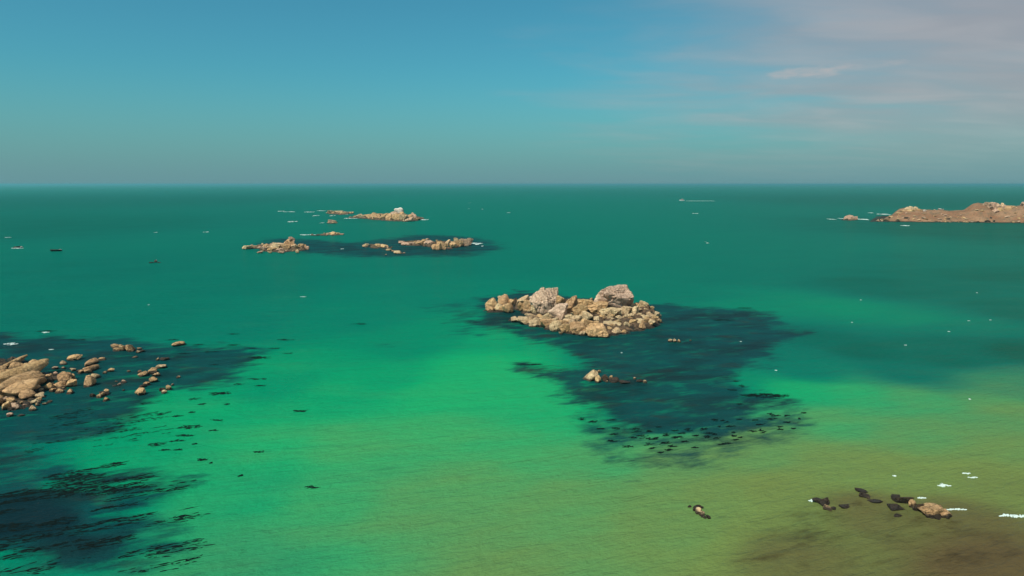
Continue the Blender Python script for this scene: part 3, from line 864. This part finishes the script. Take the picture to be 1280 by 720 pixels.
def headland():
    t = bpy.data.objects.new('headland', None)
    sil = [(60, 212), (95, 205), (130, 190), (200, 165), (260, 116), (330, 100), (400, 104), (450, 122), (560, 124), (700, 122), (820, 116), (880, 78), (920, 66), (960, 66), (1000, 72), (1060, 108), (1120, 98), (1280, 82), (1500, 70), (1800, 90), (2300, 110)]
    shore = [at(*ZH(X, 206 + max(0, (X - 90)) * 0.010), 0) for X, _ in sil]
    xs_ = np.array([p.x for p in shore])
    ysh = np.array([p.y for p in shore])
    ridge = 42.0
    hts = []
    for (X, Y), p in zip(sil, shore):
        x, y = ZH(X, Y)
        # height of a ridge 42 m behind the shore that reaches this skyline row
        c = -(y - 360.0) / FPX
        elev = (-math.sin(PITCH) + c * math.cos(PITCH)) / (math.cos(PITCH) + c * math.sin(PITCH))
        hts.append(max(0.0, CAM_H + elev * (p.y + ridge)))
    hts = np.array(hts)
    gx = np.arange(xs_[0] - 2, xs_[-1], 2.5)
    gy = np.arange(-14, 175, 2.5)
    V, n = [], 0
    X, T = np.meshgrid(gx, gy)
    X, T = X.ravel(), T.ravel()
    base = np.interp(X, xs_, ysh)
    H = np.interp(X, xs_, hts)
    wig = fbm(np.c_[X * 0.03, np.zeros(len(X)), np.ones(len(X))], 4) * 5
    s = T + wig
    prof = np.where(s < 0, s * 0.12, np.where(s < ridge, 1 - (1 - np.clip(s / ridge, 0, 1)) ** 1.7, 1 - np.clip((s - ridge) / 95, 0, 1.3) ** 1.4))
    Z = np.where(s < 0, s * 0.12, H * prof)
    nz = fbm(np.c_[X * 0.06, T * 0.06, np.zeros(len(X))], 5) * 1.1 + fbm(np.c_[X * 0.25, T * 0.25, np.ones(len(X))], 3) * 0.45
    Z = Z + nz * np.clip(prof, 0.15, 1) * np.clip(H / 8, 0.1, 1) + np.where((s > 0) & (H > 3), 0.6, 0)
    Z = np.maximum(Z, -1.5)
    Vv = np.c_[X + np.maximum(T, 0) * 0.58, base + T, Z]
    ii = np.arange(len(X)).reshape(len(gy), len(gx))
    fc = np.stack([ii[:-1, :-1], ii[:-1, 1:], ii[1:, 1:], ii[1:, :-1]], -1).reshape(-1, 4)
    fc = fc[(Z[fc] > -0.6).any(1)]
    m, nn, l, b = new_mat('dry_heath')
    geo = N(nn, 'ShaderNodeNewGeometry')
    pos = geo.outputs['Position']
    a_ = N(nn, 'ShaderNodeTexNoise', i_Scale=0.035, i_Detail=6.0, i_Roughness=0.6)
    l.new(pos, a_.inputs['Vector'])
    b_ = N(nn, 'ShaderNodeTexNoise', i_Scale=0.16, i_Detail=6.0, i_Roughness=0.65)
    l.new(pos, b_.inputs['Vector'])
    c_ = N(nn, 'ShaderNodeTexNoise', i_Scale=0.9, i_Detail=4.0)
    l.new(pos, c_.inputs['Vector'])
    col = mix_rgb(nn, l, smooth(nn, l, a_.outputs[0], 0.38, 0.62), (0.24, 0.115, 0.06), (0.31, 0.175, 0.10))
    col = mix_rgb(nn, l, math_node(nn, l, 'MULTIPLY', smooth(nn, l, b_.outputs[0], 0.48, 0.62), 0.85), col, (0.17, 0.11, 0.065))
    col = mix_rgb(nn, l, math_node(nn, l, 'MULTIPLY', smooth(nn, l, c_.outputs[0], 0.54, 0.64), 0.7), col, (0.07, 0.065, 0.04))
    sx = N(nn, 'ShaderNodeSeparateXYZ')
    l.new(pos, sx.inputs[0])
    zz = math_node(nn, l, 'ADD', sx.outputs[2], math_node(nn, l, 'MULTIPLY_ADD', b_.outputs[0], -2.0, 1.0))
    col = mix_rgb(nn, l, smooth(nn, l, zz, 1.2, 0.5), col, (0.035, 0.028, 0.02))
    l.new(col, b.inputs['Base Color'])
    b.inputs['Roughness'].default_value = 0.95
    b.inputs['Specular IOR Level'].default_value = 0.1
    bu = N(nn, 'ShaderNodeBump', i_Strength=0.8, i_Distance=1.5)
    l.new(b_.outputs[0], bu.inputs['Height'])
    l.new(bu.outputs[0], b.inputs['Normal'])
    me = new_mesh('headland', Vv, fc.tolist(), m)
    o = link('headland', me)
    o['kind'] = 'structure'

    def hz(x, t_):
        j = int(np.clip(round((t_ + 14) / 2.5), 0, len(gy) - 1))
        i = int(np.clip(round((x - gx[0]) / 2.5), 0, len(gx) - 1))
        k = j * len(gx) + i
        return Vv[k]
    return o, hz, gx, xs_


head, hz, hgx, hxs = headland()
hr = random.Random(31)
# pale dome on the point, tor on the ridge, boulders along the shore and on the heath: stones of the headland
ZHm = lambda X, Y: ZH(X, Y)
def hb(X, t_, w, h, mat, kind='BLOCK', lift=0.3, deep=0.9):
    x = at(*ZH(X, 206), 0).x
    p = hz(x, t_)
    me = hr.choice({'BLOCK': BLOCK, 'POOL': POOL, 'ROUND': ROUND}[kind])
    return place('boulder', me, (p[0], p[1], p[2] + h * lift - h * 0.15), (w, w * deep, h), (hr.uniform(-.1, .1), hr.uniform(-.1, .1), hr.uniform(-.5, .5)), mat, head)
for a in [(300, 36, 9, 6, 'pale', 'POOL', .05), (322, 40, 9, 6.5, 'pale', 'POOL', .05), (345, 38, 8, 6, 'pale', 'POOL', .05), (368, 40, 9, 6, 'pale', 'POOL', .05), (392, 36, 8, 5, 'tan', 'POOL', .05), (280, 30, 8, 5, 'tan', 'POOL', 0), (335, 28, 9, 5, 'tan', 'POOL', 0), (250, 24, 7, 4, 'tan', 'POOL', 0), (438, 34, 3.6, 3.2, 'white'), (556, 40, 4, 2.4, 'white'), (572, 41, 3, 1.8, 'white'),
          (905, 38, 9, 8, 'pink'), (930, 40, 9, 10, 'pink'), (960, 40, 9, 10.5, 'pink'), (885, 36, 7, 6, 'pink'), (990, 40, 6, 9, 'pale'), (1010, 38, 8, 6, 'pink'), (920, 30, 9, 6, 'pink'), (950, 28, 10, 6, 'pink'), (980, 30, 8, 6, 'tan'), (1030, 34, 7, 5, 'tan'),
          (1060, 38, 10, 4, 'tan'), (1140, 38, 9, 6, 'pink'), (1170, 40, 8, 5, 'pink'), (1215, 40, 10, 7, 'pink'), (1245, 38, 8, 6, 'dark'), (1270, 40, 9, 7, 'pink'), (1200, 26, 7, 4, 'dark'), (1350, 42, 10, 7, 'pink'), (1500, 42, 10, 7, 'tan'), (200, 20, 9, 3, 'tan'), (150, 12, 8, 2.5, 'tan'), (112, 6, 7, 2, 'pink')]:
    hb(*a)
for i in range(110):
    X = hr.uniform(100, 1500)
    hb(X, hr.uniform(0, 8) if i < 60 else hr.uniform(8, 46), hr.uniform(1.5, 4.5), hr.uniform(1.0, 2.8), hr.choice(['tan', 'pink', 'pink', 'dark'] if i < 60 else ['tan', 'pale', 'pink']), 'POOL')
ZI = zoomer(1020, 235, 4.923)
far_islet('rock_islet', 'small humped brown rock off the tip of the headland', ZI, 4.923, [(222, 196, 74, 28, 'pink'), (195, 196, 40, 15, 'pink'), (245, 197, 40, 20, 'pink'), (170, 197, 22, 6, 'dark')], [(155, 198), (220, 188), (262, 196), (215, 202)], top=.4, n=5, seed=41, z=0.0)

# ---- rocks of the near shore
ZS = zoomer(1000, 580, 4.571)
cluster('rock_cluster', 'brown rock ledge with black weedy rim, washed by foam in silty shallows', ZS, 4.571,
        [(765, 300, 120, 46, 'tan'), (832, 305, 66, 36, 'tan'), (690, 272, 60, 42, 'dark'), (652, 248, 56, 34, 'tan'), (605, 230, 90, 36, 'dark'), (560, 205, 60, 18, 'dark'), (790, 312, 120, 20, 'dark'), (852, 312, 40, 24, 'dark'), (800, 285, 60, 40, 'tan')], z=0.0, kind='BLOCK')
cluster('rock_cluster', 'two thin black rocks awash in the silty shallows', ZS, 4.571, [(360, 164, 56, 12, 'dark'), (378, 192, 64, 16, 'dark'), (395, 200, 24, 8, 'tan')], z=0.0, kind='BLOCK')
cluster('rock_cluster', 'low black rock streaked with foam in brown shallows', ZS, 4.571, [(118, 222, 80, 14, 'dark'), (150, 238, 70, 20, 'dark'), (165, 264, 52, 14, 'tan'), (195, 262, 34, 12, 'dark')], z=0.0, kind='BLOCK')
for lb, rk in [('dark flat rock just breaking brown water beside the foam-streaked black rock', (265, 257, 60, 13, 'dark')), ('dark flat weedy rock beside the brown ledge', (552, 265, 88, 18, 'dark')),
               ('small dark rock in brown water before the weedy ledge', (565, 305, 50, 14, 'dark')), ('dark sunken rock between the ledge and the two thin black rocks', (440, 226, 66, 12, 'dark'))]:
    cluster('boulder', lb, ZS, 4.571, [rk], z=-0.05, kind='BLOCK')
ZT = zoomer(820, 600, 12.8)
cluster('rock_cluster', 'small pale wedge of rock rimmed with black weed near the shore', ZT, 12.8,
        [(690, 545, 110, 84, 'pale'), (735, 572, 90, 60, 'pale'), (690, 470, 160, 50, 'dark'), (630, 500, 70, 60, 'dark'), (790, 622, 54, 48, 'pale'), (842, 625, 70, 56, 'dark'), (750, 600, 60, 30, 'dark'), (535, 440, 60, 24, 'dark')], z=0.0, kind='BLOCK')


# ------------------------------------------------------------------ kelp
def kelp_mesh(name, w, d, n, seed, ang=0.35, thick=0.2, Lk=1.0):
    """n floating fronds (wavy tapering ribbons) spread over a w x d ellipse."""
    r_ = random.Random(seed)
    V, Fc = [], []
    for _ in range(n):
        a = r_.uniform(0, 6.28)
        q = math.sqrt(r_.random())
        x0, y0 = math.cos(a) * q * w * 0.42, math.sin(a) * q * d * 0.42
        th = ang + r_.gauss(0, 0.30)
        L = min(r_.uniform(0.5, 1.3) * Lk, w * 0.9)
        wd = thick * r_.uniform(0.5, 1.3)
        cv = r_.uniform(-0.7, 0.7)
        seg = 6
        b0 = len(V)
        zz = r_.uniform(0.0, 0.03)
        ph = r_.uniform(0, 6.28)
        x, y = x0 - math.cos(th) * L / 2, y0 - math.sin(th) * L / 2
        for i in range(seg + 1):
            u = i / seg
            t_ = th + cv * (u - 0.5)
            hw = wd * 0.5 * (0.25 + 0.9 * math.sin(math.pi * min(1, u * 0.92 + 0.06)))
            nx_, ny_ = -math.sin(t_), math.cos(t_)
            zc = zz + 0.035 * math.sin(ph + u * 9)
            V += [(x + nx_ * hw, y + ny_ * hw, zc - 0.01), (x, y, zc + 0.045), (x - nx_ * hw, y - ny_ * hw, zc - 0.012)]
            x += math.cos(t_) * L / seg
            y += math.sin(t_) * L / seg
        for i in range(seg):
            k = b0 + i * 3
            Fc += [(k, k + 3, k + 4, k + 1), (k + 1, k + 4, k + 5, k + 2)]
    return new_mesh(name, V, Fc, M_KELP)


ks = [0]


def kelp(zf, sc, X, Y, Wd, Hg, label, group=None, ang=None, name='kelp_clump', dens=1.0):
    ks[0] += 1
    p = at(*zf(X, Y), 0)
    m = px_size(p) / sc
    w = Wd * m
    d = Hg * m / max(0.15, (CAM_H / math.hypot(p.y, CAM_H))) * 0.95
    d = max(d, 0.5)
    n = int(max(8, min(200, w * d * 2.1 * dens)))
    me = kelp_mesh('kelp_clump', w, d, n, ks[0], ang=0.35 if ang is None else ang, thick=0.2, Lk=min(1.6, 0.6 + w * 0.25))
    o = link(name, me, None, (p.x, p.y, 0.0))
    return tag(o, label, 'seaweed', group)


def frag_label(a, side):
    if a[2] >= 55:
        k = 'broad dark'
    elif a[3] <= 8:
        k = 'thin sliver of'
    elif a[2] <= 35:
        k = 'tiny dark'
    else:
        k = 'middling dark'
    return k + ' kelp fragment where the islet weed bed frays into ' + side


KA = zoomer(640, 430, 5.141)
for a in [(790, 555, 80, 35), (650, 622, 55, 20), (745, 660, 50, 12), (870, 610, 110, 15), (880, 645, 60, 20), (975, 635, 110, 15), (905, 670, 40, 10), (1005, 680, 45, 15), (1025, 658, 50, 12), (670, 543, 50, 15), (655, 580, 40, 10),
          (570, 545, 40, 12), (955, 697, 40, 8), (995, 585, 60, 25), (780, 602, 40, 12), (945, 535, 35, 10), (530, 500, 60, 12), (640, 490, 70, 10), (450, 480, 60, 20), (1070, 600, 60, 18), (1050, 560, 40, 12), (880, 560, 40, 12), (840, 590, 60, 12), (930, 605, 30, 10)]:
    kelp(KA, 5.141, *a, frag_label(a, 'bright green shallows'), 'kelp fragments at the edge of the weed bed')
KB = zoomer(840, 430, 5.141)
for a in [(280, 490, 35, 20), (375, 530, 50, 12), (105, 550, 45, 18), (205, 547, 80, 12), (240, 573, 50, 12), (275, 580, 30, 12), (225, 595, 45, 15), (290, 607, 40, 12), (85, 627, 50, 12), (145, 665, 40, 8), (350, 637, 60, 15), (400, 592, 35, 10),
          (405, 615, 40, 10), (440, 600, 30, 8), (635, 450, 35, 15), (670, 462, 50, 10), (740, 460, 45, 8), (820, 480, 15, 15), (740, 503, 35, 10), (520, 560, 50, 12), (690, 530, 45, 8), (693, 550, 40, 10), (570, 518, 60, 8),
          (535, 490, 40, 6), (640, 482, 70, 6), (780, 543, 25, 6), (845, 442, 30, 5), (430, 485, 30, 6), (395, 568, 20, 6), (430, 385, 40, 6), (150, 590, 40, 14), (60, 575, 40, 12), (20, 600, 40, 14), (10, 660, 40, 8), (320, 645, 40, 8), (305, 530, 20, 8)]:
    kelp(KB, 5.141, *a, frag_label(a, 'olive sandy water'), 'kelp fragments at the edge of the weed bed')
kelp(KB, 5.141, 600, 332, 330, 34, 'long thick raft of black-green kelp between weed bed and green shallows', ang=0.1, dens=1.2)
kelp(KB, 5.141, 340, 500, 45, 30, 'plump dark kelp clump inside the edge of the weed bed, shaped like a fist')
kelp(KB, 5.141, 585, 562, 55, 36, 'round plump kelp clump standing out among smaller fragments near sandy water', dens=1.3)
for a in [(390, 295, 70, 14), (410, 240, 24, 10), (450, 270, 30, 16)]:
    kelp(KB, 5.141, *a, 'loose kelp tuft next to the long thick kelp raft', 'kelp tufts by the long raft')
kelp(KA, 5.141, 110, 132, 150, 10, 'thin dark kelp streak where bright green water cuts into the weed', ang=0.05)
KC = zoomer(150, 480, 6.0)
kelp(KC, 6, 525, 325, 220, 30, 'broad feathery kelp raft drifting in green shallows', ang=0.3)
kelp(KC, 6, 500, 386, 200, 16, 'narrow kelp raft lying alongside the broad feathery one', ang=0.2)
kelp(KC, 6, 268, 452, 140, 28, 'ragged kelp clump between the feathery rafts and the dark bed', ang=0.3)
kelp(KC, 6, 430, 428, 120, 7, 'hair-thin kelp streamer trailing from the ragged clump', ang=0.2)
kelp(KC, 6, 600, 570, 100, 22, 'dark kelp clump with a small tail, alone in green shallows', ang=0.1)
kelp(KC, 6, 720, 272, 100, 8, 'straight thin kelp strand floating in bright green water', ang=0.0)
for a in [(800, 152, 30, 16), (560, 112, 90, 18), (440, 242, 60, 16), (540, 212, 40, 9), (605, 152, 60, 14), (430, 495, 60, 7), (330, 495, 80, 7), (685, 592, 20, 10), (700, 350, 60, 10), (560, 450, 30, 8)]:
    kelp(KC, 6, *a, 'small kelp wisp in the green shallows beside the rafts', 'kelp wisps in the green shallows', dens=.6)
KD = zoomer(200, 400, 5.141)
for a in [(810, 127, 110, 11), (470, 160, 90, 10), (590, 180, 80, 7), (740, 182, 70, 9), (630, 243, 170, 20), (610, 380, 150, 10), (500, 412, 60, 12), (640, 422, 80, 8), (400, 470, 160, 28), (60, 127, 100, 9), (350, 288, 40, 7), (480, 90, 80, 8), (820, 215, 60, 6), (240, 160, 90, 8), (330, 205, 120, 8), (160, 215, 80, 8)]:
    kelp(KD, 5.141, *a, 'dark kelp streak drifting off the weedy water around the slabby outcrop', 'kelp streaks off the outcrop', ang=0.12, dens=.8)
ZP = zoomer(0, 0, 1)
k_ = kelp(ZP, 1, 373, 514, 24, 2.6, 'slim driftwood-like kelp strand with an upturned tip, alone over pale sand', ang=0.05)
kelp(ZP, 1, 392, 609, 23, 3.0, 'lone dark kelp strand over pale olive sand', ang=0.05)
kelp(ZP, 1, 324, 565, 9, 3, 'tiny kelp tuft alone in the green shallows', ang=0.2)
kelp(ZP, 1, 301, 594, 6, 4, 'tiny kelp speck alone in murky green shallows', ang=0.6)
for a in [(905, 400, 30, 2.5), (450, 405, 20, 2), (930, 385, 24, 2), (57, 414, 26, 2.2), (95, 425, 24, 2)]:
    kelp(ZP, 1, *a, 'faint kelp streak in deep teal water', 'faint kelp streaks', ang=0.05, dens=.5)

# dense beds nobody could count: one object
def kelp_bed():
    zf = zoomer(0, 540, 4.571)
    polys = [(poly_world([(250, 165), (500, 190), (640, 170), (830, 235), (800, 260), (1040, 280), (1000, 350), (1150, 395), (900, 500), (620, 520), (400, 450), (0, 520), (-300, 520), (-300, 380), (240, 330)], zf), 520, 0.42),
             (poly_world([(600, 480), (1130, 470), (1150, 800), (-300, 820), (-300, 540), (400, 470)], zf), 380, 0.42),
             (poly_world([(60, 520), (130, 500), (200, 500), (220, 540), (120, 560), (20, 575)]), 160, 0.5)]
    V, Fc = [], []
    r_ = random.Random(3)
    for poly, n, ang in polys:
        lo, hi = poly.min(0), poly.max(0)
        Q = np.random.RandomState(n).uniform(lo, hi, (n * 8, 2))
        ca, sa = math.cos(ang), math.sin(ang)
        nz = fbm(np.c_[(Q[:, 0] * ca + Q[:, 1] * sa) * 0.16, (-Q[:, 0] * sa + Q[:, 1] * ca) * 0.75, np.zeros(len(Q))], 4)
        Q = Q[(signed_dist(Q, poly) > 0) & (nz > 0.22)][:n]
        for i, (x, y) in enumerate(Q):
            me = None
            th, L, wd, cv = ang + r_.gauss(0, .16), r_.uniform(.7, 2.4), r_.uniform(.08, .24), r_.uniform(-.6, .6)
            b0, seg = len(V), 5
            ph, zz = r_.uniform(0, 6.28), r_.uniform(-.01, .02)
            for k in range(seg + 1):
                u = k / seg
                t_ = th + cv * (u - .5)
                hw = wd * .5 * (.2 + .9 * math.sin(math.pi * (u * .92 + .04)))
                a_, b_ = -math.sin(t_) * hw, math.cos(t_) * hw
                zc = zz + .04 * math.sin(ph + u * 8)
                V += [(x + a_, y + b_, zc - .012), (x, y, zc + .04), (x - a_, y - b_, zc - .012)]
                x += math.cos(t_) * L / seg
                y += math.sin(t_) * L / seg
            for k in range(seg):
                q = b0 + k * 3
                Fc += [(q, q + 3, q + 4, q + 1), (q + 1, q + 4, q + 5, q + 2)]
    o = link('kelp_bed', new_mesh('kelp_bed', V, Fc, M_KELP))
    tag(o, 'dense dark kelp bed streaming at the surface before the slabby outcrop', 'seaweed')
    o['kind'] = 'stuff'


kelp_bed()


# ------------------------------------------------------------------ foam
def foam_mesh(w, d, n, seed, hz_=0.12):
    r_ = random.Random(seed)
    D, Fi = ico(1)
    V, Fc = [], []
    for _ in range(n):
        u = -1 + 2 * (_ + 0.5) / n + r_.uniform(-.3, .3) / n
        x = u * w / 2
        env = (1 - abs(u) ** 1.6)
        y = max(-.6, min(.6, r_.gauss(0, 0.30))) * d * env + 0.15 * d * math.sin(u * 4 + seed)
        sx = w / n * r_.choice((1.0, 1.3, 1.8, 2.8)) * (0.8 + 0.4 * r_.random())
        sy = max(0.12, d * r_.uniform(0.08, 0.42) * (0.25 + env))
        sz = hz_ * r_.uniform(0.5, 1.2)
        b0 = len(V)
        for v in D:
            V.append((x + v[0] * sx, y + v[1] * sy, 0.02 + v[2] * sz))
        Fc += [tuple(i + b0 for i in f) for f in Fi]
    return new_mesh('foam', V, Fc, M_FOAM)


fs = [0]


def foam(x, y, w, h, label, group=None, name='whitecap', n=16):
    n = int(n * 1.7)
    fs[0] += 1
    p = at(x, y, 0)
    m = px_size(p)
    d = max(0.35, h * m / max(0.06, CAM_H / math.hypot(p.y, CAM_H)) * 0.6)
    o = link(name, foam_mesh(w * m, d, n, fs[0], min(0.5, 0.06 + 0.015 * w * m)), None, (p.x, p.y, 0))
    return tag(o, label, 'foam', group)


foam(1180, 607, 16, 5, 'bright little breaker in olive shallows near the shore ledge', n=22)
foam(1152, 622.5, 11, 2.6, 'thin foam curl at the far side of the brown ledge')
foam(1266, 645, 34, 5, 'long white breaker rolling in over brown shallows', n=36)
foam(1208, 592, 10, 0.9, 'faint foam thread over olive water, seaward of the little breaker')
foam(1216, 597, 12, 1.2, 'second faint foam thread slanting seaward of the little breaker')
foam(1118, 595, 4, 2, 'tiny foam fleck over olive shallows')
foam(1015, 626, 9, 3, 'foam fringe on the low black rock in brown shallows')
foam(1195, 637, 26, 2, 'foam wash spreading behind the brown ledge', n=26)
foam(14, 430, 17, 4, 'white breaker at the seaward side of the slabby outcrop', n=22)
foam(57, 415.5, 9, 2, 'small foam crest on a dark swell near the slabby outcrop')
foam(64, 437, 6, 1.5, 'foam fleck in dark water behind the slabs')
for a in [(366, 277, 11, 2.2), (352, 264, 8, 1.6), (362, 264.8, 14, 1.2), (387, 265, 12, 1.4), (402, 263.5, 10, 1), (395, 269.5, 7, 1.6), (416, 269.5, 6, 1.6), (403, 278.5, 3, 1.6), (431, 268, 8, .8)]:
    foam(*a, 'whitecap breaking over the shoals beside the far reef and islet', 'whitecaps by the far reef')
foam(524, 274.5, 24, 2, 'foam tail at the end of the far white-domed islet', n=24)
foam(440, 273, 18, 1, 'thin foam line along the foot of the far white-domed islet')
foam(596, 304.5, 14, 3.4, 'white surf against the blunt end of the long jagged islet', n=22)
foam(603, 307.5, 3, 1.5, 'foam fleck past the surf of the long jagged islet')
foam(385, 293.5, 20, 1, 'thin foam streak beside the flat lone rock', n=20)
foam(428, 311, 4, 1, 'foam fleck between two tan islets')
for a in [(1039, 274, 6, 1.5), (1052, 273.2, 5, 1.2), (1079, 274.2, 12, 2)]:
    foam(*a, 'surf beside the small humped brown rock', 'surf round the humped rock')
foam(1104, 267.8, 13, 1.6, 'foam patch off the tip of the headland')
foam(1088, 266, 5, 1, 'small foam dash seaward of the headland tip')
foam(1131, 282, 10, 1.2, 'foam dash in front of the headland shore')
for a in [(258, 290, 9, 1.6), (195, 290.5, 6, .8), (10, 309.8 - 13, 9, 1.2), (603, 261.5, 3, 1.2), (586, 261, 3.5, 1.2), (587, 253.5, 4, .7), (636, 265.8, 6, .8), (869, 266.8, 10, 1.4), (379, 371, 9, .8), (186, 381, 3, .8), (777, 441, 2.5, .9), (1065, 403, 2.5, .9), (1076, 375, 2.5, .9), (1186, 414.5, 3.5, 1.1), (1221, 366, 2.5, .8), (1132, 431.5, 4, .9), (926, 427, 3, .8), (970, 463, 4, .8), (1212, 499, 3, .8), (1211, 401, 4, .6), (1238, 400, 3, .6)]:
    foam(a[0], a[1], a[2] * .7, a[3] * .7, ('tiny whitecap far out on open green water beyond the islets' if a[1] < 300 else 'tiny whitecap on open water between the great-boulder islet and the headland' if a[0] > 700 else 'tiny whitecap on open green water inshore of the far islets'), 'tiny whitecaps on the open sea', n=9)
foam(22, 310.3, 14, 1.4, 'foam round the dark washed rock', n=14)


# ------------------------------------------------------------------ boat and wake
def loft(sections, closed=True):
    V, Fc = [], []
    k = len(sections[0])
    for s in sections:
        V += s
    for i in range(len(sections) - 1):
        for j in range(k if closed else k - 1):
            a, b = i * k + j, i * k + (j + 1) % k
            Fc.append((a, b, b + k, a + k))
    Fc.append(tuple(range(k))[::-1])
    Fc.append(tuple(range((len(sections) - 1) * k, len(sections) * k)))
    return V, Fc


def box_mesh(name, x0, x1, y0, y1, z0, z1, mat, rake=0.0):
    V = [(x0, y0, z0), (x1, y0, z0), (x1, y1, z0), (x0, y1, z0), (x0 + rake, y0, z1), (x1, y0, z1), (x1, y1, z1), (x0 + rake, y1, z1)]
    return new_mesh(name, V, [(3, 2, 1, 0), (4, 5, 6, 7), (0, 1, 5, 4), (1, 2, 6, 5), (2, 3, 7, 6), (3, 0, 4, 7)], mat, False)


bp = at(852.5, 251, 0)
boat = thing('motor_boat', 'distant white motor boat with cabin speeding over the open sea', 'boat', bp)
secs = []
for x, hw, zk, zt in [(-6.8, .15, 1.1, 2.5), (-5.5, 1.2, .0, 2.3), (-3.5, 1.9, -.4, 2.0), (0, 2.2, -.5, 1.8), (4, 2.1, -.5, 1.7), (6, 1.9, -.4, 1.7)]:
    secs.append([(x, -hw, zt), (x, -hw * .75, zk + .5), (x, 0, zk), (x, hw * .75, zk + .5), (x, hw, zt)])
V, Fc = loft(secs)
link('hull', new_mesh('hull', V, Fc, M_HULL, False), boat)
cb = link('cabin', box_mesh('cabin', -3.2, 2.6, -1.4, 1.4, 1.7, 4.0, M_CABIN, .7), boat)
link('window', box_mesh('window', -2.0, 2.0, -1.43, -1.405, 2.8, 3.6, M_GLASS, .2), cb)
link('window', box_mesh('window', -2.0, 2.0, 1.405, 1.43, 2.8, 3.6, M_GLASS, .2), cb)
link('roof', box_mesh('roof', -2.8, 3.0, -1.6, 1.6, 4.0, 4.15, M_HULL, .1), cb)
link('mast', box_mesh('mast', .4, .55, -.08, .08, 4.15, 6.2, M_HULL), boat)
wp = at(875.5, 251.2, 0)
m_ = px_size(wp)
wk = link('boat_wake', foam_mesh(36 * m_, 3.0, 60, 77, 0.35), None, (wp.x, wp.y, 0))
tag(wk, 'thin white wake trailing behind the distant motor boat', 'wake')

# ------------------------------------------------------------------ gull
def gull():
    d = (at(884, 304, 0) - Vector((0, 0, CAM_H))).normalized()
    p = Vector((0, 0, CAM_H)) + d * 170
    t = thing('gull', 'white gull gliding with raised wings above the green water', 'bird', p)
    t.rotation_euler = (0.25, -0.35, math.radians(205))
    secs = []
    for y, r_, z in [(-.33, .01, .01), (-.25, .035, .01), (-.12, .075, 0), (.05, .085, 0), (.16, .06, .02), (.22, .05, .035), (.28, .045, .04), (.315, .012, .035)]:
        secs.append([(math.cos(a) * r_, y, z + math.sin(a) * r_ * .9) for a in np.linspace(0, 2 * math.pi, 9)[:-1]])
    V, Fc = loft(secs)
    wings = []
    for s in (-1, 1):
        prev = None
        for x, y0, y1, z, th in [(.04, -.10, .12, .03, .025), (.25, -.09, .15, .14, .02), (.45, -.12, .12, .20, .015), (.62, -.20, .04, .19, .01), (.74, -.28, -.20, .16, .004)]:
            b0 = len(V)
            V += [(s * x, y1, z), (s * x, (y0 + y1) / 2, z + th), (s * x, y0, z), (s * x, (y0 + y1) / 2, z - th * .3)]
            if prev is not None:
                for j in range(4):
                    q = (prev + j, prev + (j + 1) % 4, b0 + (j + 1) % 4, b0 + j)
                    Fc.append(q if s > 0 else q[::-1])
            prev = b0
        Fc.append((prev, prev + 1, prev + 2, prev + 3))
    V += [(-.02, -.30, .012), (.02, -.30, .012), (.09, -.44, .012), (-.09, -.44, .012)]
    k = len(V) - 4
    Fc.append((k, k + 1, k + 2, k + 3))
    link('body', new_mesh('body', V, Fc, M_FEATHER), t)
    Vb, Fb = loft([[(math.cos(a) * r_, y, .036 + math.sin(a) * r_) for a in np.linspace(0, 2 * math.pi, 7)[:-1]] for y, r_ in [(.31, .014), (.35, .01), (.375, .003)]])
    link('beak', new_mesh('beak', Vb, Fb, M_BEAK), t)


gull()

# ------------------------------------------------------------------ haze: the air itself
hm = bpy.data.materials.new('haze')
hm.use_nodes = True
hn = hm.node_tree.nodes
hn.clear()
ho = hn.new('ShaderNodeOutputMaterial')
pv = hn.new('ShaderNodeVolumePrincipled')
pv.inputs['Color'].default_value = (0.30, 0.86, 0.92, 1)
pv.inputs['Density'].default_value = 0.0001
pv.inputs['Anisotropy'].default_value = 0.4
hm.node_tree.links.new(pv.outputs[0], ho.inputs['Volume'])
hv = [(x, y, z) for z in (-2.6, 44.0) for x, y in ((-46000, -3300), (46000, -3300), (46000, 46000), (-46000, 46000))]
hme = new_mesh('haze', hv, [(3, 2, 1, 0), (4, 5, 6, 7), (0, 1, 5, 4), (1, 2, 6, 5), (2, 3, 7, 6), (3, 0, 4, 7)], hm, False)
hz_o = link('haze', hme)
hz_o['kind'] = 'stuff'
